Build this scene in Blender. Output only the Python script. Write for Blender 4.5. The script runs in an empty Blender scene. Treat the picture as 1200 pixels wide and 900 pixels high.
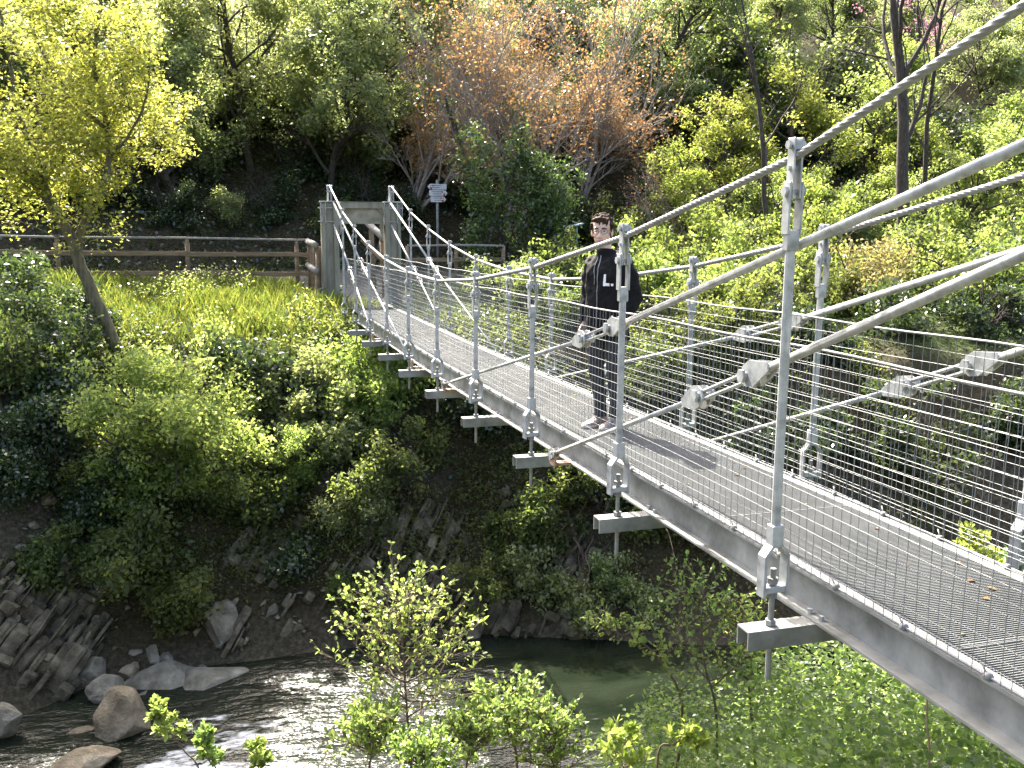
import bpy, bmesh, math, random
import numpy as np
from mathutils import Vector, Matrix, Quaternion

random.seed(5)
PI = math.pi
scene = bpy.context.scene
LINK = scene.collection.objects.link

# ------------------------------------------------------------------ camera frame
CAM = np.array([-2.30998, -1.844704, 1.638643])
CR = np.array([0.9591, -0.283009, 0.005664])
CU = np.array([0.042005, 0.162085, 0.985882])
CF = np.array([0.279932, 0.945322, -0.167344])
FPX = 1133.6378


def at(px, py, Y):
    """world point at depth y = Y seen at a pixel of the 1200x900 photograph"""
    v = CF + (px - 600) / FPX * CR - (py - 450) / FPX * CU
    return CAM + (Y - CAM[1]) / v[1] * v


# ------------------------------------------------------------------ noise (numpy)
def _hash(ix, iy, seed):
    h = (ix.astype(np.int64) * 374761393 + iy.astype(np.int64) * 668265263 + seed * 1442695041) & 0x7fffffff
    h = ((h ^ (h >> 13)) * 1274126177) & 0x7fffffff
    return ((h ^ (h >> 16)) & 0xffff) / 65535.0


def vnoise(x, y, seed=0):
    x = np.asarray(x, float); y = np.asarray(y, float)
    ix = np.floor(x); iy = np.floor(y)
    fx = x - ix; fy = y - iy
    fx = fx * fx * (3 - 2 * fx); fy = fy * fy * (3 - 2 * fy)
    a = _hash(ix, iy, seed); b = _hash(ix + 1, iy, seed)
    c = _hash(ix, iy + 1, seed); d = _hash(ix + 1, iy + 1, seed)
    return (a * (1 - fx) + b * fx) * (1 - fy) + (c * (1 - fx) + d * fx) * fy - .5


def fbm(x, y, seed=0, o=4):
    s = 0; a = 1.0; f = 1.0
    for k in range(o):
        s = s + a * vnoise(x * f + 17.3 * k, y * f - 9.1 * k, seed + k)
        a *= .5; f *= 2.03
    return s


def sstep(a, b, x):
    t = np.clip((x - a) / (b - a), 0, 1)
    return t * t * (3 - 2 * t)


# ------------------------------------------------------------------ mesh builder
class MB:
    def __init__(s):
        s.v = []; s.f = []

    def add(s, vs, fs):
        o = len(s.v)
        s.v.extend([tuple(map(float, p)) for p in vs])
        s.f.extend([tuple(i + o for i in f) for f in fs])

    def box(s, c, size, R=None, bev=0):
        hx, hy, hz = [q / 2 for q in size]
        if bev:
            b = min(bev, hx * .9, hy * .9, hz * .9)
            bm = bmesh.new(); bmesh.ops.create_cube(bm, size=1)
            for v in bm.verts: v.co = Vector((v.co.x * size[0], v.co.y * size[1], v.co.z * size[2]))
            bmesh.ops.bevel(bm, geom=bm.edges[:], offset=b, segments=1, affect='EDGES')
            bm.verts.index_update()
            vs = [v.co.copy() for v in bm.verts]; fs = [tuple(v.index for v in f.verts) for f in bm.faces]
            bm.free()
        else:
            vs = [Vector((x, y, z)) for x in (-hx, hx) for y in (-hy, hy) for z in (-hz, hz)]
            fs = [(0, 1, 3, 2), (4, 6, 7, 5), (0, 4, 5, 1), (2, 3, 7, 6), (0, 2, 6, 4), (1, 5, 7, 3)]
        if R is not None: vs = [R @ v for v in vs]
        c = Vector(c)
        s.add([v + c for v in vs], fs)

    def tube(s, pts, r, n=8, caps=True, ell=None):
        pts = [Vector(p) for p in pts]
        if len(pts) < 2: return
        rr = r if hasattr(r, '__len__') else [r] * len(pts)
        o = len(s.v); up = None
        for i, p in enumerate(pts):
            d = (pts[min(i + 1, len(pts) - 1)] - pts[max(i - 1, 0)])
            if d.length < 1e-9: d = Vector((0, 0, 1))
            d.normalize()
            if up is None:
                up = d.cross(Vector((0, 0, 1)))
                if up.length < .05: up = d.cross(Vector((0, 1, 0)))
                up.normalize()
            else:
                up = up - d * up.dot(d)
                if up.length < 1e-6: up = d.cross(Vector((1, 0, 0)))
                up.normalize()
            w = d.cross(up)
            for k in range(n):
                a = 2 * PI * k / n
                q = p + (up * math.cos(a) + w * math.sin(a)) * rr[i]
                s.v.append(tuple(q))
        for i in range(len(pts) - 1):
            for k in range(n):
                k2 = (k + 1) % n
                s.f.append((o + i * n + k, o + i * n + k2, o + (i + 1) * n + k2, o + (i + 1) * n + k))
        if caps:
            s.f.append(tuple(o + k for k in range(n))[::-1])
            e = o + (len(pts) - 1) * n
            s.f.append(tuple(e + k for k in range(n)))

    def ring_loft(s, rings, caps=True, closed=True):
        o = len(s.v); n = len(rings[0])
        for r in rings: s.v.extend([tuple(map(float, p)) for p in r])
        for i in range(len(rings) - 1):
            for k in range(n if closed else n - 1):
                k2 = (k + 1) % n
                s.f.append((o + i * n + k, o + i * n + k2, o + (i + 1) * n + k2, o + (i + 1) * n + k))
        if caps and closed:
            s.f.append(tuple(o + k for k in range(n))[::-1])
            e = o + (len(rings) - 1) * n
            s.f.append(tuple(e + k for k in range(n)))

    def ellip(s, c, r, R=None, n=14, m=9):
        rings = []
        for j in range(1, m):
            t = PI * j / m
            ring = []
            for k in range(n):
                a = 2 * PI * k / n
                v = Vector((r[0] * math.sin(t) * math.cos(a), r[1] * math.sin(t) * math.sin(a), -r[2] * math.cos(t)))
                if R is not None: v = R @ v
                ring.append(v + Vector(c))
            rings.append(ring)
        s.ring_loft(rings)

    def prism(s, poly, thick, M):
        """polygon in local xy extruded along local z, placed by 4x4 M"""
        n = len(poly)
        vs = [M @ Vector((x, y, -thick / 2)) for x, y in poly] + [M @ Vector((x, y, thick / 2)) for x, y in poly]
        fs = [tuple(range(n))[::-1], tuple(range(n, 2 * n))] + [(k, (k + 1) % n, n + (k + 1) % n, n + k) for k in range(n)]
        s.add(vs, fs)

    def mesh(s, name, mat, smooth=False):
        me = bpy.data.meshes.new(name)
        me.from_pydata(s.v, [], s.f)
        for m in (mat if isinstance(mat, (list, tuple)) else [mat]): me.materials.append(m)
        if smooth: me.polygons.foreach_set('use_smooth', [True] * len(me.polygons))
        me.validate(); me.update()
        return me

    def build(s, name, mat, parent=None, smooth=False, loc=None):
        o = bpy.data.objects.new(name, s.mesh(name, mat, smooth)); LINK(o)
        if parent is not None: o.parent = parent
        if loc is not None: o.location = loc
        return o


def quads_obj(name, V, mat, parent=None, per=4, faces=None, smooth=False):
    """V (N, per, 3): N separate polygons with the same corner count"""
    N = len(V)
    me = bpy.data.meshes.new(name)
    if faces is None: faces = [tuple(range(per))]
    fl = np.array(faces)
    F = (np.arange(N)[:, None, None] * per + fl[None]).reshape(-1, fl.shape[1])
    me.vertices.add(N * per); me.vertices.foreach_set('co', np.ascontiguousarray(V, dtype=np.float32).ravel())
    me.loops.add(F.size); me.loops.foreach_set('vertex_index', F.astype(np.int32).ravel())
    me.polygons.add(len(F))
    me.polygons.foreach_set('loop_start', np.arange(0, F.size, fl.shape[1], dtype=np.int32))
    me.polygons.foreach_set('loop_total', np.full(len(F), fl.shape[1], dtype=np.int32))
    if smooth: me.polygons.foreach_set('use_smooth', np.ones(len(F), dtype=bool))
    me.materials.append(mat); me.update(calc_edges=True); me.validate()
    o = bpy.data.objects.new(name, me); LINK(o)
    if parent is not None: o.parent = parent
    return o


def tag(o, label=None, cat=None, group=None, kind=None):
    if label: o['label'] = label
    if cat: o['category'] = cat
    if group: o['group'] = group
    if kind: o['kind'] = kind
    return o


def thing(name, loc, label, cat, group=None, rz=0):
    o = bpy.data.objects.new(name, None); LINK(o)
    o.location = loc; o.rotation_euler = (0, 0, rz); o.empty_display_size = .2
    return tag(o, label, cat, group)


def dup_tree(o, loc, rz, sc, label, group=None):
    c = o.copy(); LINK(c)
    c.location = loc; c.rotation_euler = (0, 0, rz); c.scale = sc if hasattr(sc, '__len__') else (sc, sc, sc)
    c['label'] = label
    if group: c['group'] = group
    for ch in list(o.children):
        k = ch.copy(); LINK(k); k.parent = c
        for g in list(ch.children):
            q = g.copy(); LINK(q); q.parent = k
    return c


# ------------------------------------------------------------------ materials
def newmat(name):
    m = bpy.data.materials.new(name); m.use_nodes = True
    nt = m.node_tree
    return m, nt, nt.nodes['Principled BSDF'], nt.nodes['Material Output']


def N(nt, typ, **kw):
    n = nt.nodes.new(typ)
    for k, v in kw.items(): setattr(n, k, v)
    return n


def noise_node(nt, scale, detail=5, rough=.6, coord='Object', stretch=None):
    tc = N(nt, 'ShaderNodeTexCoord'); n = N(nt, 'ShaderNodeTexNoise')
    n.inputs['Scale'].default_value = scale; n.inputs['Detail'].default_value = detail
    n.inputs['Roughness'].default_value = rough
    if stretch:
        mp = N(nt, 'ShaderNodeMapping'); mp.inputs['Scale'].default_value = stretch
        nt.links.new(tc.outputs[coord], mp.inputs['Vector']); nt.links.new(mp.outputs['Vector'], n.inputs['Vector'])
    else:
        nt.links.new(tc.outputs[coord], n.inputs['Vector'])
    return n


def ramp(nt, fac, cols, pos=None, interp='LINEAR'):
    r = N(nt, 'ShaderNodeValToRGB'); cr = r.color_ramp; cr.interpolation = interp
    n = len(cols)
    pos = pos or [i / (n - 1) for i in range(n)]
    while len(cr.elements) < n: cr.elements.new(.5)
    for e, p, c in zip(cr.elements, pos, cols): e.position = p; e.color = (*c, 1)
    nt.links.new(fac, r.inputs['Fac'])
    return r


def solid(name, cols, scale=8, rough=.6, metal=0, bump=0, bscale=None, pos=None, stretch=None, spec=.5, bdist=.02):
    m, nt, bs, out = newmat(name)
    n = noise_node(nt, scale, stretch=stretch)
    r = ramp(nt, n.outputs['Fac'], cols, pos or [.3 + .4 * i / max(1, len(cols) - 1) for i in range(len(cols))])
    nt.links.new(r.outputs['Color'], bs.inputs['Base Color'])
    bs.inputs['Roughness'].default_value = rough; bs.inputs['Metallic'].default_value = metal
    bs.inputs['Specular IOR Level'].default_value = spec
    if bump:
        b = N(nt, 'ShaderNodeBump'); b.inputs['Strength'].default_value = bump; b.inputs['Distance'].default_value = bdist
        n2 = noise_node(nt, bscale or scale * 3, 6, .65, stretch=stretch)
        nt.links.new(n2.outputs['Fac'], b.inputs['Height']); nt.links.new(b.outputs['Normal'], bs.inputs['Normal'])
    return m


def leafmat(name, cols, trans=(1.25, 1.3, .5), mix=.45, rough=.45, spec=.4):
    m, nt, bs, out = newmat(name)
    g = N(nt, 'ShaderNodeNewGeometry')
    r = ramp(nt, g.outputs['Random Per Island'], cols)
    oi = N(nt, 'ShaderNodeObjectInfo')
    hsv = N(nt, 'ShaderNodeHueSaturation')
    mr = N(nt, 'ShaderNodeMapRange'); mr.inputs['To Min'].default_value = .485; mr.inputs['To Max'].default_value = .515
    nt.links.new(oi.outputs['Random'], mr.inputs['Value']); nt.links.new(mr.outputs['Result'], hsv.inputs['Hue'])
    nt.links.new(r.outputs['Color'], hsv.inputs['Color'])
    nt.links.new(hsv.outputs['Color'], bs.inputs['Base Color'])
    bs.inputs['Roughness'].default_value = rough; bs.inputs['Specular IOR Level'].default_value = spec
    mul = N(nt, 'ShaderNodeMix', data_type='RGBA', blend_type='MULTIPLY'); mul.inputs[0].default_value = 1
    nt.links.new(hsv.outputs['Color'], mul.inputs[6]); mul.inputs[7].default_value = (*trans, 1)
    tr = N(nt, 'ShaderNodeBsdfTranslucent'); nt.links.new(mul.outputs[2], tr.inputs['Color'])
    ms = N(nt, 'ShaderNodeMixShader'); ms.inputs[0].default_value = mix
    nt.links.new(bs.outputs[0], ms.inputs[1]); nt.links.new(tr.outputs[0], ms.inputs[2])
    nt.links.new(ms.outputs[0], out.inputs['Surface'])
    return m


M = {}
M['steel'] = solid('galvanised_steel', [(.19, .20, .198), (.34, .354, .35), (.46, .47, .465)], 13, .42, .15, .12, 90, bdist=.002)
M['steel_dull'] = solid('weathered_galvanised_steel', [(.10, .105, .096), (.205, .213, .20), (.31, .318, .30)], 4.5, .55, .15, .2, 40, bdist=.003)
M['cable'] = solid('wire_strand', [(.17, .175, .175), (.27, .277, .274)], 40, .5, .15)
M['wire'] = solid('fence_wire', [(.17, .176, .174), (.23, .236, .232)], 10, .6, .1)
M['grate'] = solid('grating_steel', [(.075, .081, .08), (.10, .107, .106), (.135, .141, .138)], 1.3, .65, .05)
M['rust'] = solid('rusty_steel', [(.22, .10, .05), (.38, .24, .16), (.5, .42, .36)], 25, .8, .1)
M['tower'] = solid('weathered_painted_steel', [(.13, .12, .088), (.215, .203, .155), (.29, .275, .215)], 5, .7, 0, .2, 40, stretch=(1, 1, .3), bdist=.004)
M['concrete'] = solid('pale_concrete', [(.17, .152, .108), (.28, .256, .192), (.35, .328, .26)], 4, .85, 0, .3, 30, bdist=.01)
M['oldconcrete'] = solid('mossy_concrete', [(.08, .075, .05), (.17, .16, .11), (.27, .25, .19)], 3, .9, 0, .5, 20, bdist=.02)
M['wood'] = solid('weathered_wood', [(.10, .068, .036), (.185, .13, .075), (.26, .19, .12)], 7, .8, 0, .3, 30, stretch=(.25, 3, 3), bdist=.005)
M['greywood'] = solid('silvery_wood', [(.17, .155, .135), (.28, .265, .24)], 6, .7, 0, .3, 30, bdist=.005)
M['bark'] = solid('grey_brown_bark', [(.022, .018, .013), (.055, .044, .033), (.10, .083, .062)], 12, .9, 0, .6, 40, stretch=(2, 2, .5))
M['barkmoss'] = solid('mossy_bark', [(.05, .04, .025), (.12, .10, .05), (.17, .16, .07)], 8, .9, 0, .6, 40, stretch=(2, 2, .5))
M['barkpale'] = solid('pale_bark', [(.17, .145, .12), (.28, .245, .205), (.38, .34, .295)], 14, .85)
M['twig'] = solid('brown_twig', [(.07, .045, .03), (.14, .10, .07)], 12, .85)
M['rock'] = solid('grey_rock', [(.075, .068, .046), (.195, .18, .13), (.32, .30, .235)], 3.2, .88, 0, 1.0, 12, bdist=.06)
M['rockwarm'] = solid('ochre_rock', [(.10, .08, .047), (.22, .182, .115), (.33, .29, .205)], 2.6, .88, 0, 1.0, 12, bdist=.06)
M['strata'] = solid('layered_rock', [(.032, .027, .015), (.105, .092, .056), (.25, .225, .155)], 3.2, .9, 0, .9, 22, bdist=.05)

YG = leafmat('yellow_green_leaf', [(.15, .20, .04), (.215, .26, .06), (.29, .315, .09)], (1.8, 1.8, 1.3), .58)
MG = leafmat('mid_green_leaf', [(.06, .085, .028), (.09, .12, .04), (.14, .17, .06)], (2.2, 2.15, 1.3), .55)
OY = leafmat('spring_yellow_leaf', [(.165, .205, .04), (.235, .265, .06), (.315, .325, .10)], (1.8, 1.77, 1.25), .58)
SG = leafmat('silver_green_leaf', [(.12, .155, .07), (.185, .22, .10), (.27, .30, .16)], (2.0, 2.0, 1.35), .58, .36, .6)
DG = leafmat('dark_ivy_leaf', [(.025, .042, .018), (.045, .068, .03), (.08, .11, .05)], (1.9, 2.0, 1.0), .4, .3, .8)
BG = leafmat('bright_shrub_leaf', [(.105, .155, .04), (.155, .21, .06), (.225, .28, .10)], (2.2, 2.05, 1.45), .58)
OR = leafmat('russet_bud_leaf', [(.20, .115, .045), (.30, .18, .075), (.30, .225, .10)], (1.5, 1.35, 1.1), .45)
TN = leafmat('straw_catkin', [(.24, .20, .085), (.32, .27, .13), (.21, .22, .08)], (1.6, 1.5, 1.1), .45)
PK = leafmat('pink_blossom', [(.30, .15, .20), (.38, .22, .27)], (1.5, 1.2, 1.4), .45)
GR = leafmat('grass_blade', [(.06, .10, .022), (.095, .145, .034), (.17, .19, .055)], (2.3, 2.0, 1.2), .55)
SP = leafmat('sapling_leaf', [(.10, .155, .045), (.15, .21, .065), (.22, .275, .10)], (2.0, 2.0, 1.35), .6, .33, .6)
LT = leafmat('dry_leaf_litter', [(.04, .03, .018), (.085, .062, .038), (.15, .115, .075)], (1, .9, .7), .15, .8, .2)

# ------------------------------------------------------------------ terrain
ZW = -5.2


def waterline(x):
    return np.interp(x, [-40, -14, -9, -5.5, -4.5, -1.6, 1.5, 4.4, 8, 14, 30, 70], [4, 8, 10.2, 11.9, 12.7, 13.1, 12.9, 11.8, 10.6, 9.6, 8, 6])


def rockmask(x, y):
    a = sstep(-.02, .18, fbm(x * .33 + 3, y * .5, 41, 3))
    t = y - waterline(x)
    return a * sstep(-.3, .6, t) * (1 - sstep(2.6, 4.0, t))


def ground(x, y, detail=True):
    x = np.asarray(x, float); y = np.asarray(y, float)
    t = y - waterline(x)
    top = waterline(x) + 4.3
    zb = np.interp(t, [-6, -3, -.8, 0, .7, 2.2, 4.0, 5.2, 6.5], [-5.95, -5.9, -5.5, -5.2, -4.55, -3.0, -1.15, -.72, -.5])
    # meadow and path: from the bank's shoulder to the foot of the hill
    zm = np.interp(y, [16, 18, 20, 22, 25.6], [-.95, -.62, -.25, .10, .25])
    w = sstep(4.0, 6.8, t)
    z = zb * (1 - w) + np.maximum(zb, zm) * w
    # level landing behind the far tower
    l = np.exp(-((x - .6) / 1.5) ** 4) * sstep(19.6, 20.6, y) * (1 - sstep(23.0, 25.0, y))
    z = z * (1 - l) + (-.27) * l
    hill = np.maximum(0, y - 26.0 - .8 * fbm(x * .1, y * 0 + 2, 8, 2))
    z = z + hill * .62 + np.minimum(hill, 1.2) * .25
    # right-hand slope keeps rising less steeply
    # near bank
    nb = np.interp(y, [-9, -1.2, -.2, 1.2, 3.2, 5.4, 7.2, 8.6], [.05, 0, -.35, -1.5, -3.0, -4.5, -5.4, -5.9])
    nb = nb + .7 * np.exp(-((x - 3.2) / 2.2) ** 2) * sstep(.3, 3, y) * (1 - sstep(4, 8, y))
    near = 1 - sstep(7.0, 8.4, y)
    z = z * (1 - near) + nb * near
    if detail:
        amp = .10 + .30 * sstep(.2, 1.2, t) * (1 - sstep(4.2, 6, t)) + .5 * sstep(26.5, 30, y) + .15 * near
        amp = np.where((t < 0) & (near < .5), .06, amp) * (1 - .9 * l)
        z = z + amp * fbm(x * .55, y * .55, 3, 5)
        rm = rockmask(x, y)
        s = x * .77 - z * .64 + .12 * fbm(x * 1.3, y * 1.3, 9, 3)
        z = z + rm * (.22 * (np.abs(((s * 2.3) % 1) - .5) - .25) + .13 * (np.abs(((s * 6.1 + .3) % 1) - .5) - .25))
    return z


def gz(x, y): return float(ground(np.array([x]), np.array([y]))[0])


def axis(segs):
    out = []
    for a, b, st in segs: out.extend(np.arange(a, b - 1e-6, st))
    out.append(segs[-1][1]); return np.array(out)


gx = axis([(-45, -24, 3), (-24, -9, .5), (-9, 10, .13), (10, 26, .4), (26, 61, 2.5)])
gy = axis([(-14, -2, .6), (-2, 8, .25), (8, 11, .2), (11, 18.5, .115), (18.5, 30, .25), (30, 52, .6), (52, 73, 3)])
GX, GY = np.meshgrid(gx, gy)
GZ = ground(GX, GY)
nx, ny = len(gx), len(gy)
me = bpy.data.meshes.new('ground')
V = np.stack([GX, GY, GZ], -1).reshape(-1, 3)
ii, jj = np.meshgrid(np.arange(nx - 1), np.arange(ny - 1))
q0 = (jj * nx + ii).ravel()
F = np.stack([q0, q0 + 1, q0 + nx + 1, q0 + nx], -1)
me.from_pydata(V.tolist(), [], F.tolist())
me.polygons.foreach_set('use_smooth', [True] * len(me.polygons))
att = me.color_attributes.new('cover', 'FLOAT_COLOR', 'POINT')
tt = GY - waterline(GX)
grass = sstep(3.9, 5.4, tt + 1.2 * fbm(GX * .6, GY * .6, 77, 3)) * (1 - sstep(22.3, 23.6, GY + .8 * fbm(GX * .5, GY * .5, 5, 2)))
grass = np.maximum(grass, (1 - sstep(-1, .5, GY)) * .8)
gravel = np.exp(-((GX - .62) / 1.15) ** 6) * sstep(20.0, 20.5, GY) * (1 - sstep(23.4, 24.6, GY))
gravel = np.maximum(gravel, .6 * np.exp(-((GY - 24.2) / .8) ** 4) * np.exp(-((GX - .6) / 2.2) ** 4))
rk = np.maximum(rockmask(GX, GY), 1 - sstep(-.2, .8, tt))
cols = np.stack([grass, gravel, rk, np.ones_like(rk)], -1).reshape(-1, 4)
att.data.foreach_set('color', cols.astype(np.float32).ravel())
m, nt, bs, out = newmat('ground_cover')
n1 = noise_node(nt, 3.2, 8, .65); n2 = noise_node(nt, 14, 8, .7)
soil = ramp(nt, n2.outputs['Fac'], [(.018, .014, .007), (.046, .037, .019), (.095, .078, .044)], [.3, .5, .72])
grs = ramp(nt, n2.outputs['Fac'], [(.03, .045, .012), (.06, .085, .02), (.10, .12, .035)], [.3, .5, .7])
grv = ramp(nt, n2.outputs['Fac'], [(.16, .145, .13), (.23, .215, .195), (.30, .285, .26)], [.3, .5, .7])
roc = ramp(nt, n2.outputs['Fac'], [(.02, .017, .01), (.06, .053, .033), (.14, .125, .085)], [.3, .5, .72])
at_ = N(nt, 'ShaderNodeVertexColor', layer_name='cover'); sep = N(nt, 'ShaderNodeSeparateColor')
nt.links.new(at_.outputs['Color'], sep.inputs['Color'])
prev = soil.outputs['Color']
for ch, src in (('Blue', roc), ('Red', grs), ('Green', grv)):
    mx = N(nt, 'ShaderNodeMix', data_type='RGBA')
    nt.links.new(sep.outputs[ch], mx.inputs[0]); nt.links.new(prev, mx.inputs[6]); nt.links.new(src.outputs['Color'], mx.inputs[7])
    prev = mx.outputs[2]
nt.links.new(prev, bs.inputs['Base Color']); bs.inputs['Roughness'].default_value = .9; bs.inputs['Specular IOR Level'].default_value = .2
b = N(nt, 'ShaderNodeBump'); b.inputs['Strength'].default_value = .9; b.inputs['Distance'].default_value = .06
nt.links.new(n2.outputs['Fac'], b.inputs['Height']); nt.links.new(b.outputs['Normal'], bs.inputs['Normal'])
me.materials.append(m); me.update()
ground_ob = bpy.data.objects.new('ground', me); LINK(ground_ob); ground_ob['kind'] = 'structure'

# water of the stream
m, nt, bs, out = newmat('stream_water')
nA = noise_node(nt, 1.6, 4, .55, stretch=(.55, 1.2, 1)); nB = noise_node(nt, 9, 3, .6, stretch=(.6, 1.2, 1))
nF = noise_node(nt, 1.1, 7, .72, stretch=(.5, 1.4, 1))
add = N(nt, 'ShaderNodeMath', operation='MULTIPLY_ADD'); add.inputs[1].default_value = .22
nt.links.new(nB.outputs['Fac'], add.inputs[0]); nt.links.new(nA.outputs['Fac'], add.inputs[2])
bu = N(nt, 'ShaderNodeBump'); bu.inputs['Strength'].default_value = 1.0; bu.inputs['Distance'].default_value = .16
nt.links.new(add.outputs[0], bu.inputs['Height']); nt.links.new(bu.outputs['Normal'], bs.inputs['Normal'])
wc = ramp(nt, nA.outputs['Fac'], [(.006, .009, .005), (.014, .019, .011)], [.35, .65])
# white water only in the shallow left rapid; its white also paints sun glitter
tc = N(nt, 'ShaderNodeTexCoord')
vm = N(nt, 'ShaderNodeVectorMath', operation='DISTANCE'); vm.inputs[1].default_value = (-3.0, 9.7, ZW)
nt.links.new(tc.outputs['Object'], vm.inputs[0])
mrg = N(nt, 'ShaderNodeMapRange'); mrg.inputs['From Min'].default_value = .4; mrg.inputs['From Max'].default_value = 3.0
mrg.inputs['To Min'].default_value = .17; mrg.inputs['To Max'].default_value = -.25
nt.links.new(vm.outputs['Value'], mrg.inputs['Value'])
ad2 = N(nt, 'ShaderNodeMath', operation='ADD'); nt.links.new(nF.outputs['Fac'], ad2.inputs[0]); nt.links.new(mrg.outputs['Result'], ad2.inputs[1])
fm = ramp(nt, ad2.outputs[0], [(0, 0, 0), (1, 1, 1)], [.56, .66])
mx = N(nt, 'ShaderNodeMix', data_type='RGBA')
nt.links.new(fm.outputs['Color'], mx.inputs[0]); nt.links.new(wc.outputs['Color'], mx.inputs[6]); mx.inputs[7].default_value = (.75, .78, .78, 1)
nt.links.new(mx.outputs[2], bs.inputs['Base Color'])
spx = N(nt, 'ShaderNodeSeparateXYZ'); tcx = N(nt, 'ShaderNodeTexCoord'); nt.links.new(tcx.outputs['Object'], spx.inputs[0])
for sock, a_, b_ in ((bs.inputs['Roughness'], .27, .10), (bu.inputs['Strength'], 1.0, .18)):
    mq = N(nt, 'ShaderNodeMapRange', interpolation_type='SMOOTHSTEP'); mq.inputs['From Min'].default_value = .3; mq.inputs['From Max'].default_value = 2.6
    mq.inputs['To Min'].default_value = a_; mq.inputs['To Max'].default_value = b_
    nt.links.new(spx.outputs['X'], mq.inputs['Value']); nt.links.new(mq.outputs['Result'], sock)
bs.inputs['IOR'].default_value = 1.33; bs.inputs['IOR'].default_value = 1.33
w = MB(); w.add([(-45, -10, ZW), (61, -10, ZW), (61, 22, ZW), (-45, 22, ZW)], [(0, 1, 2, 3)])
wo = w.build('stream_water', m); wo['kind'] = 'structure'

# ------------------------------------------------------------------ bridge
W = 1.382
D = 1.8
YF = 20.28            # far tower
YN = -.62             # near tower
CH = [1.903, 1.542, 1.27, 1.071, .948, .951, 1.036, 1.21, 1.461, 1.775]


def dk(y):
    s = y / D - 5.5
    return 1.2 * (.07737 * (s * s / 30.25 - 1) - .15441 * s / 5.5 + .03608 * (s / 5.5) ** 3 - .05077 * ((s / 5.5) ** 4 - 1))


def dz(y): return dk(y) - .1     # walking surface


bridge = thing('suspension_footbridge', (0, 0, 0), 'galvanised steel suspension footbridge with mesh sides crossing the stream', 'footbridge')
ys = list(np.arange(-.5, YF - .05, .6)) + [YF - .05]

# deck grating: cross bars and long bars
g = MB()
for y in np.arange(-.45, YF - .1, .0165):
    g.box((W / 2, y, dz(y) - .012), (W - .56, .0042, .024))
for x in np.arange(.33, W - .30, .0915):
    rings = [[(x - .002, y, dz(y) - .008), (x + .002, y, dz(y) - .008), (x + .002, y, dz(y) - .018), (x - .002, y, dz(y) - .018)] for y in ys]
    g.ring_loft(rings)
for y in np.arange(1.0, YF - .3, 1.8):       # joint frames between the panels
    for o_ in (-.012, .012): g.box((W / 2, y + o_, dz(y) - .016), (W - .55, .005, .036))
g.build('deck_grating', M['grate'], bridge)

# edge beams (channels open to the outside)
for sx, x0 in ((1, .20), (-1, W - .20)):
    e = MB()
    prof = [(0, -.20), (0, -.188), (.075, -.188), (.075, -.012), (.018, -.012), (.018, .002), (.09, .002), (.09, -.20)]
    rings = [[(x0 + sx * px_, y, dz(y) + pz_) for px_, pz_ in prof] for y in ys]
    e.ring_loft(rings if sx > 0 else [r[::-1] for r in rings])
    eb = e.build('edge_beam', M['steel_dull'], bridge)
    bt = MB(); bt.tube([(0, 0, -.012), (0, 0, .013)], .013, 6); bt_me = bt.mesh('flange_bolt', M['steel'])
    for i in range(1, 12):
        for q in (-.045, .045):
            o = bpy.data.objects.new('flange_bolt', bt_me); LINK(o); o.parent = eb
            o.location = (x0 + sx * .035, i * D + q, dz(i * D) - .178)

# cross beams
for i in range(0, 12):
    y = i * D; z = dk(y) - .3
    c = MB()
    prof = [(-.05, 0), (.05, 0), (.05, -.09), (.042, -.09), (.042, -.008), (-.042, -.008), (-.042, -.09), (-.05, -.09)]
    c.ring_loft([[(x, y + a, z + b_) for a, b_ in prof] for x in (-.14, W + .14)])
    c.build('cross_beam', M['steel_dull'], bridge)

# main cables: twisted strand between the clamps
for x in (0, W):
    P = [(-3.9, -.1), (YN, 2.67)] + [(D * (i + 1), CH[i]) for i in range(10)] + [(YF + .05, 2.37), (YF + 3.2, .2)]
    py_ = [p[0] for p in P]; pz_ = [p[1] for p in P]
    c = MB(); n = 36; rings = []
    for y in np.concatenate([np.arange(py_[0], -.6, .2), np.arange(-.6, 9, .0105), np.arange(9, py_[-1], .1)]):
        z = np.interp(y, py_, pz_); fine = 1 if -.6 <= y < 9 else 0
        ring = []
        for k in range(n):
            a = 2 * PI * k / n
            r = .0180 * (1 - .34 * fine * (1 - abs(math.cos(3 * a + y / .047 * PI))) ** 1.2)
            ring.append((x + r * math.cos(a), y, z + r * math.sin(a)))
        rings.append(ring)
    c.ring_loft(rings)
    c.build('main_cable', M['cable'], bridge, True)

# hangers
clamp = MB()
for sx in (-.017, .017): clamp.box((sx, 0, -.045), (.009, .055, .25), bev=.002)
clamp.box((0, 0, .05), (.042, .055, .05), bev=.008)
for zz in (.05, -.045, -.14):
    clamp.tube([(-.034, 0, zz), (.034, 0, zz)], .011, 6)
for sx in (-.042, .042): clamp.tube([(sx - .007, 0, -.14), (sx + .007, 0, -.14)], .022, 6)
for sx in (-.034, .034): clamp.tube([(sx - .006, 0, .05), (sx + .006, 0, .05)], .019, 6)
clamp_me = clamp.mesh('cable_clamp', M['steel'])
ufork = MB()
for sx in (-.029, .029): ufork.box((sx, 0, -.21), (.011, .055, .22), bev=.003)
ufork.box((0, 0, -.345), (.056, .05, .09), bev=.006)
ufork_me = ufork.mesh('upper_fork', M['steel'])
lfork = MB()
lfork.box((0, 0, .425), (.058, .055, .10), bev=.004)
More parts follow.
